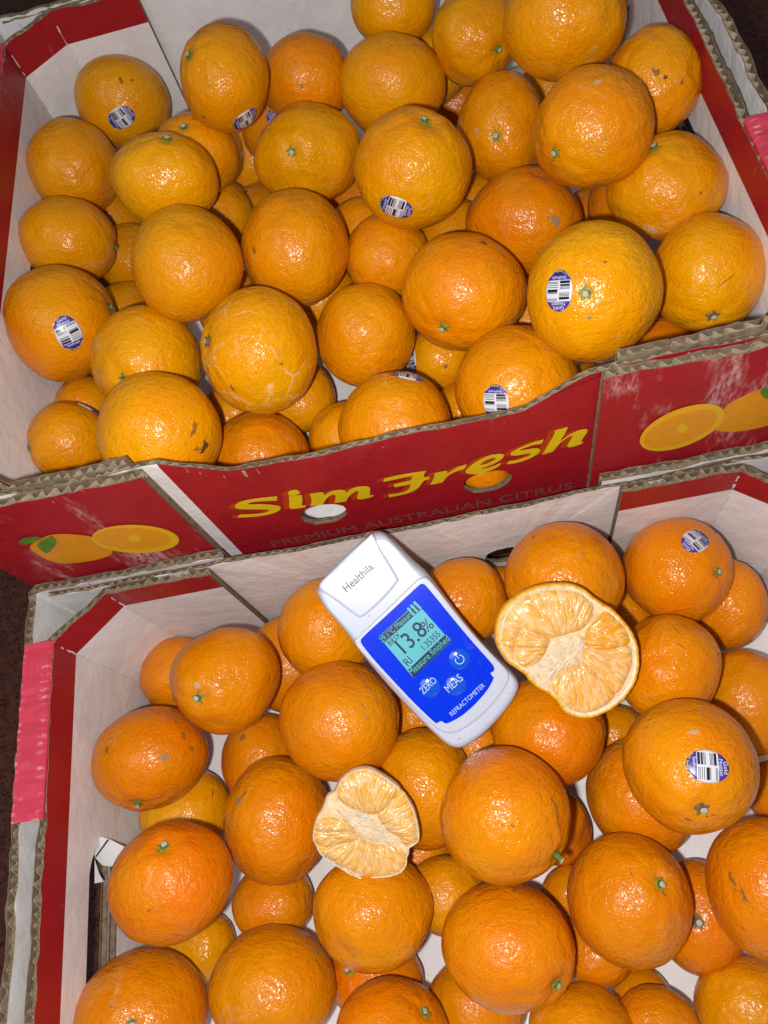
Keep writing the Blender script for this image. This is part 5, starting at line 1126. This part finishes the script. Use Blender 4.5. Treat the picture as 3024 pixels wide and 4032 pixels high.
def inset(poly, d):
    n = len(poly)
    area = sum(poly[i].x * poly[(i + 1) % n].y - poly[(i + 1) % n].x * poly[i].y for i in range(n))
    s = 1 if area > 0 else -1
    out = []
    for i in range(n):
        t = (poly[(i + 1) % n] - poly[i - 1])
        if t.length < 1e-9: out.append(poly[i].copy()); continue
        t.normalize()
        out.append(poly[i] + Vector((-t.y, t.x)) * d * s)
    for _ in range(2 if d > 0.002 else 0):
        out = [(out[i - 1] + out[i] * 2 + out[(i + 1) % n]) / 4 for i in range(n)]
    return out

def loft(name, outline, prof, mat, parent, put=mp, cap_bottom=True, n=150, soft=4):
    """stack of insets of an outline: prof = [(inset, z)] from the bottom up"""
    base = closed_spline(outline, n)
    for _ in range(soft): base = [(base[i - 1] + base[i] * 2 + base[(i + 1) % n]) / 4 for i in range(n)]
    V, Fc = [], []
    cen = sum(base, Vector((0, 0))) / n
    for d, z in prof:
        for q in inset(base, 0): 
            w = (q - cen); q = cen + w * (1 - d / w.length)
            V.append(put(q.x, q.y, z))
    area = sum(base[i].x * base[(i + 1) % n].y - base[(i + 1) % n].x * base[i].y for i in range(n))
    for i in range(len(prof) - 1):
        for j in range(n):
            q = (i * n + j, i * n + (j + 1) % n, (i + 1) * n + (j + 1) % n, (i + 1) * n + j)
            Fc.append(q if area > 0 else tuple(reversed(q)))
    top = tuple((len(prof) - 1) * n + j for j in range(n))
    Fc.append(top if area > 0 else tuple(reversed(top)))
    if cap_bottom:
        bt = tuple(reversed(range(n)))
        Fc.append(bt if area > 0 else tuple(reversed(bt)))
    me = mesh(name, V, Fc)
    o = link(name, me, mat, parent)
    me.polygons.foreach_set('use_smooth', [len(q.vertices) == 4 for q in me.polygons])
    return o

loft('body', METER['body'], [(0.006, -0.024), (0.003, -0.0225), (0.0008, -0.018), (0.0, -0.0115), (0.0004, -0.0065), (0.0013, -0.0032), (0.0026, -0.0012), (0.0040, -0.0003), (0.0052, 0.0)], M['abs'], meter)
loft('face_plate', METER['plate'], [(0.0, -0.0003), (0.0003, 0.0003), (0.0009, 0.0007), (0.0016, 0.0008)], M['abs'], meter)
loft('prism_lid', METER['lid'], [(-0.0002, -0.0010), (0.0, 0.0004), (0.0003, 0.0008), (0.0009, 0.0011), (0.0016, 0.0012)], M['abs'], meter)
def flat(name, poly, z, th, mat, parent=meter, spl=False):
    if spl: poly = [tuple(q) for q in closed_spline(poly, 120)]
    V, Fc, mi = sheet(poly, lambda a, b_, n: mp(a, b_, z + n), 0, th)
    return link(name, mesh(name, V, Fc), mat, parent)
pad = flat('keypad', smooth2([tuple(q) for q in METER['panel']], 2), 0.0008, 0.0003, M['blue'])
scr = flat('screen', [tuple(q) for q in METER['screen']], 0.0011, 0.0002, M['lcd'])
def child(o, par):
    o.parent = par
    return o
flat('screen_bar', [tuple(q) for q in METER['bar_top']], 0.0013, 0.0001, M['lcd_dark'], scr)
flat('screen_bar', [tuple(q) for q in METER['bar_bottom']], 0.0013, 0.0001, M['lcd_dark'], scr)
def text_on(name, txt, a, b_, z, mat, parent, hscale=1.0, bold=0.0, fit=True):
    tv, tf = glyphs(txt, 1.0, 'LEFT', bold)
    xs = [q[0] for q in tv]; w = max(xs) - min(xs); x0 = min(xs)
    a, b_ = Vector(a), Vector(b_)
    d = b_ - a; k = d.length / w; d.normalize(); nrm = Vector((-d.y, d.x))
    V = []
    for x, y in tv:
        q = a + d * (x - x0) * k + nrm * y * k * hscale
        V.append(mp(q.x, q.y, z))
    return link(name, mesh(name, V, tf), mat, parent)
tx = METER['txt']
text_on('screen_text', '29.1\u00b0C Measure', *tx['top'], 0.00145, M['lcd'], scr, 1.25)
text_on('screen_text', 'Measure finished', *tx['bot'], 0.00145, M['lcd'], scr, 1.25)
text_on('screen_text', 'BRIX', *tx['brix'], 0.00145, M['lcd_dark'], scr, 1.15)
text_on('screen_text', '13.8', *tx['num'], 0.00145, M['lcd_dark'], scr, 1.12, 0.004)
text_on('screen_text', '%', *tx['pct'], 0.00145, M['lcd_dark'], scr, 1.1)
text_on('screen_text', '1.35355', *tx['n2'], 0.00145, M['lcd_dark'], scr, 1.3)
text_on('screen_text', 'RI', *tx['ri'], 0.00145, M['lcd_dark'], scr, 1.2)
text_on('screen_text', '|||', *tx['batt'], 0.00145, M['lcd'], scr, 0.6, 0.03)
text_on('keypad_text', 'REFRACTOMETER', *tx['refr'], 0.0013, M['ink_white'], pad, 1.2)
for i, (cx, cy) in enumerate(METER['buttons']):
    br = METER['button_r']
    V, Fc = [], []
    nr, ns = 6, 36
    for a in range(nr + 1):
        rr = br * (1 - a / nr)
        z = 0.0010 + 0.0010 * (1 - (rr / br) ** 2) ** 0.8
        for j in range(ns):
            t = 2 * math.pi * j / ns
            V.append(mp(cx + rr * math.cos(t), cy + rr * math.sin(t), z))
    for a in range(nr):
        for j in range(ns): Fc.append((a * ns + j, a * ns + (j + 1) % ns, (a + 1) * ns + (j + 1) % ns, (a + 1) * ns + j))
    o = link('button', mesh('button', V, Fc), M['button'], meter, True)
    if i: text_on('button_text', ('', 'ZERO', 'MEAS')[i], *tx[('', 'zero', 'meas')[i]], 0.0021, M['ink_white'], o, 1.35)
    else:
        V, Fc = [], []
        for j in range(25):
            t = math.radians(125 + 290 * j / 24)
            for rr in (0.0021, 0.00255): V.append(mp(cx + rr * math.cos(t) * 1.0, cy + rr * math.sin(t), 0.0021))
            if j: Fc.append((2 * j - 2, 2 * j - 1, 2 * j + 1, 2 * j))
        b0 = len(V)
        V += [mp(cx - .0002, cy + .0006, 0.0021), mp(cx + .0002, cy + .0006, 0.0021), mp(cx + .0002, cy + .0034, 0.0021), mp(cx - .0002, cy + .0034, 0.0021)]
        Fc.append((b0, b0 + 1, b0 + 2, b0 + 3))
        link('power_symbol', mesh('power_symbol', V, Fc), M['ink_white'], o)
for sx, sy, sl in SMUDGES:
    flat('smudge', smooth2([(sx + sl * random.uniform(.5, 1) * math.cos(a_), sy + 0.45 * sl * random.uniform(.4, 1) * math.sin(a_)) for a_ in np.arange(0, 6.2, 0.6)]), 0.00006, 0.00004, M['smudge'])
cx, cy = METER['disc']
dr = METER['disc_r']
dsk = flat('brand_disc', [(cx + dr * math.cos(2 * math.pi * j / 64), cy + dr * math.sin(2 * math.pi * j / 64)) for j in range(64)], 0.00118, 0.0002, M['disc'])
text_on('brand_text', 'Healthila', *tx['brand'], 0.0015, M['ink_green'], dsk, 1.1, 0.018)
text_on('brand_text', 'fruitful heart, eating smart', *tx['tag'], 0.0015, M['ink_grey'], dsk, 1.1)

# ------------------------------------------------------------------ the two cut halves
def pulp_mat(name, warm):
    warm = [tuple(x * 0.86 for x in q) for q in warm]
    m, nt, b = new_mat(name)
    uv = N(nt, 'ShaderNodeUVMap').outputs[0]
    mp_ = N(nt, 'ShaderNodeMapping'); mp_.inputs['Scale'].default_value = (7.5, 190.0, 1)
    nt.links.new(uv, mp_.inputs['Vector'])
    wob = noise(nt, geopos(nt), 420, 2)
    st = noise(nt, mp_.outputs[0], 1.0, 3, 0.6, 0.35)
    big = noise(nt, geopos(nt), 95, 2)
    k = ramp(nt, math_(nt, 'ADD', math_(nt, 'MULTIPLY', st, 0.70), math_(nt, 'MULTIPLY', big, 0.28)), 0.42, 0.60)
    # juice sacs: long cells that point at the middle, with pale walls
    mp2 = N(nt, 'ShaderNodeMapping'); mp2.inputs['Scale'].default_value = (3.6, 150.0, 1)
    nt.links.new(uv, mp2.inputs['Vector'])
    wv = N(nt, 'ShaderNodeVectorMath', operation='MULTIPLY_ADD')
    nz = N(nt, 'ShaderNodeTexNoise'); nz.inputs['Scale'].default_value = 1.3; nt.links.new(mp2.outputs[0], nz.inputs['Vector'])
    nt.links.new(nz.outputs['Color'], wv.inputs[0]); wv.inputs[1].default_value = (0.7, 0.7, 0); nt.links.new(mp2.outputs[0], wv.inputs[2])
    cell = voronoi(nt, wv.outputs[0], 1.0, 'DISTANCE_TO_EDGE')
    tone = voronoi(nt, wv.outputs[0], 1.0, 'F1', 'Color')
    sepc = N(nt, 'ShaderNodeSeparateColor'); nt.links.new(tone, sepc.inputs[0])
    k = math_(nt, 'MULTIPLY', k, ramp(nt, sepc.outputs[0], 0.1, 0.9, 0.25, 1.0))
    c = mixc(nt, k, warm[0], warm[1])
    c = mixc(nt, ramp(nt, cell, 0.12, 0.02, 0, 0.42), c, warm[2])
    c = mixc(nt, ramp(nt, st, 0.58, 0.78, 0, 0.5), c, warm[2])
    nt.links.new(c, b.inputs['Base Color'])
    b.inputs['Roughness'].default_value = 0.20
    b.inputs['Specular IOR Level'].default_value = 0.45
    b.inputs['Subsurface Weight'].default_value = 0.15
    b.inputs['Subsurface Radius'].default_value = (0.004, 0.002, 0.0008)
    b.inputs['Subsurface Scale'].default_value = 1.0
    nr = bump(nt, ramp(nt, cell, 0.0, 0.25), 0.5, 0.0010)
    nr = bump(nt, st, 0.35, 0.0010, nr)
    nr = bump(nt, wob, 0.25, 0.0006, nr)
    nt.links.new(nr, b.inputs['Normal'])
    return m
M['pulp'] = pulp_mat('orange_pulp', ((0.84, 0.40, 0.055), (0.87, 0.55, 0.25), (0.88, 0.68, 0.44)))
M['pulp2'] = pulp_mat('pale_pulp', ((0.80, 0.40, 0.050), (0.85, 0.56, 0.27), (0.88, 0.71, 0.48)))
M['pith'] = plain('pith', (0.80, 0.68, 0.50), 0.55, 0.3, 260, 0.16, 0.6, 700)
M['pith_pink'] = plain('inner_membrane', (0.86, 0.58, 0.32), 0.4, 0.4, 240, 0.22, 0.5, 600)
M['core'] = plain('torn_core', (0.80, 0.56, 0.34), 0.5, 0.3, 420, 0.22, 0.7, 600)
M['pulp_yellow'] = pulp_mat('smooth_yellow_pulp', ((0.80, 0.32, 0.010), (0.84, 0.42, 0.07), (0.87, 0.64, 0.34)))
M['cut_rind'] = plain('cut_rind', (0.80, 0.40, 0.010), 0.45, 0.4, 420, 0.18, 0.5, 900)

def seg_dist(p, a, b_):
    ax, ay = a; bx, by = b_
    dx, dy = bx - ax, by - ay
    t = max(0, min(1, ((p[0] - ax) * dx + (p[1] - ay) * dy) / max(1e-12, dx * dx + dy * dy)))
    return math.hypot(p[0] - ax - t * dx, p[1] - ay - t * dy)

def puff(name, poly, put, h, w, mat, parent, hub, step=0.0016, seed=0, z0=0.0, jit=0.0):
    poly = [tuple(q) for q in closed_spline(poly, max(40, len(poly) * 5))]
    P, Tt = cdt(poly, (), (), [(x + random.uniform(-.3, .3) * step, y + random.uniform(-.3, .3) * step) for x, y in grid(poly, step)])
    V = []
    for p_ in P:
        d = min(seg_dist(p_, poly[i], poly[(i + 1) % len(poly)]) for i in range(0, len(poly)))
        z = z0 + h * (1 - math.exp(-d / w)) * (0.85 + 0.15 * math.sin(p_[0] * 310 + seed) * math.sin(p_[1] * 270 + seed))
        z += jit * math.sin(p_[0] * 900 + p_[1] * 300) * (1 if d > 1e-6 else 0)
        V.append(put(p_[0], p_[1], z))
    me = mesh(name, V, Tt)
    uvl = me.uv_layers.new(name='UVMap')
    for lp in me.loops:
        x, y = P[lp.vertex_index]
        rr = math.hypot(x - hub[0], y - hub[1]); th = math.atan2(y - hub[1], x - hub[0])
        uvl.data[lp.index].uv = (rr * 30.0, th / (2 * math.pi) * 0.35)
    return link(name, me, mat, parent, True)

def cut_half(data, name, label, peeled, depth):
    o0, u0, v0, n0 = (Vector(q) for q in data['frame'])
    root = empty(name, o0)
    tag(root, label, 'orange half')
    put = lambda x, y, z: tuple(u0 * x + v0 * y + n0 * z)
    out = [Vector(q) for q in data['outline']]
    hub = data['hub'][0]
    rim = 0.0027 if not peeled else 0.0007
    pulp = M['pulp2'] if peeled else M['pulp']
    n = 220
    base = closed_spline(data['outline'], n)
    cen = sum(base, Vector((0, 0))) / n
    # shell: rim, outside bulging, closing below
    rows = [(rim, -0.0006), (rim * .70, 0.0003), (rim * .52, 0.0005), (rim * .2, 0.0006), (0.0, 0.0001), (-0.0006, -0.0022)]
    V, Fc, mi = [], [], []
    for d, z in rows:
        for i, q in enumerate(inset(base, d)):
            wv = 0.00022 * math.sin(i * 1.9) + 0.0002 * math.sin(i * 0.83)
            V.append(put(q.x, q.y, z + wv))
    K = 9
    for k in range(1, K + 1):
        a = k / K * math.pi / 2
        s, z = math.cos(a), -0.0022 - depth * math.sin(a)
        for q in base:
            w = cen + (q - cen) * max(0.02, s) * 1.02
            V.append(put(w.x, w.y, z))
    R_ = len(rows) + K
    for i in range(R_ - 1):
        for j in range(n):
            Fc.append((i * n + j, (i + 1) * n + j, (i + 1) * n + (j + 1) % n, i * n + (j + 1) % n)); mi.append(1 if i < 2 else (2 if i < 4 else 0))
    Fc.append(tuple((R_ - 1) * n + j for j in range(n))); mi.append(0)
    me = mesh('peel', V, Fc, mi)
    bm = bmesh.new(); bm.from_mesh(me); bmesh.ops.recalc_face_normals(bm, faces=bm.faces[:]); bm.to_mesh(me); bm.free()
    if peeled: sh = link('membrane_skin', me, [M['pith_pink'], M['pith'], M['pith']], root, True)
    else:
        sh = link('peel', me, [M['peel'], M['pith'], M['cut_rind']], root, True)
        sh.color = (0.70, 0.30, 0.003, 1)
    puff('pith_bed', [tuple(q) for q in inset(base, rim * 0.9)][::4], put, 0.0002, 0.002, M['pith_pink'] if not peeled else M['pith_pink'], root, hub, 0.004, 1, -0.0008)
    for i, sg in enumerate(data['segs']):
        sg = [tuple(q) for q in inset(closed_spline(sg, 48), -0.0006)][::2]
        puff('segment', sg, put, 0.0028, 0.0016, M['pulp_yellow'] if (i == 2 and not peeled) else pulp, root, hub, 0.0014, i * 2.1, -0.0007, 0.00012)
    puff('core', data['core'], put, 0.0013, 0.0016, M['core'], root, hub, 0.0012, 3, -0.0006, 0.0003)
    # loose pith strands lying along the torn core
    cp = [Vector(q) for q in data['core']]
    mid = sum(cp, Vector((0, 0))) / len(cp)
    far = max(cp, key=lambda q: (q - mid).length)
    ax = (far - mid).normalized(); ac = Vector((-ax.y, ax.x))
    hw = max(abs((q - mid).dot(ac)) for q in cp)
    hl = max(abs((q - mid).dot(ax)) for q in cp)
    rg = random.Random(5 + peeled)
    V, Fc = [], []
    for k in range(17):
        o_ = rg.uniform(-.72, .72) * hw
        a0, a1 = sorted((rg.uniform(-.85, .3) * hl, rg.uniform(-.3, .9) * hl))
        if a1 - a0 < hl * .4: a1 = a0 + hl * .5
        rad = rg.uniform(.00022, .0005)
        b0 = len(V); m_ = 9
        for i in range(m_):
            t = i / (m_ - 1)
            c2 = mid + ax * (a0 + (a1 - a0) * t) + ac * (o_ * (1 - .35 * t) + .0006 * math.sin(t * 5 + k))
            rr = rad * (0.35 + math.sin(math.pi * (0.1 + 0.8 * t)))
            zc = 0.0004 + 0.0004 * math.sin(t * 3 + k * 1.3)
            for j in range(5):
                an = 2 * math.pi * j / 5
                w = c2 + ac * rr * math.cos(an)
                V.append(put(w.x, w.y, zc + rr * math.sin(an)))
        for i in range(m_ - 1):
            for j in range(5): Fc.append((b0 + i * 5 + j, b0 + i * 5 + (j + 1) % 5, b0 + (i + 1) * 5 + (j + 1) % 5, b0 + (i + 1) * 5 + j))
    tag(link('pith_strands', mesh('pith_strands', V, Fc), M['pith'], root, True), kind='stuff')
    return root

cut_half(CUT_LARGE, 'orange_half', 'large torn orange half in its peel, pulp up, right of the meter', False, 0.017)
cut_half(CUT_SMALL, 'orange_half', 'small peeled orange half, pulp up, lying below the meter', True, 0.014)
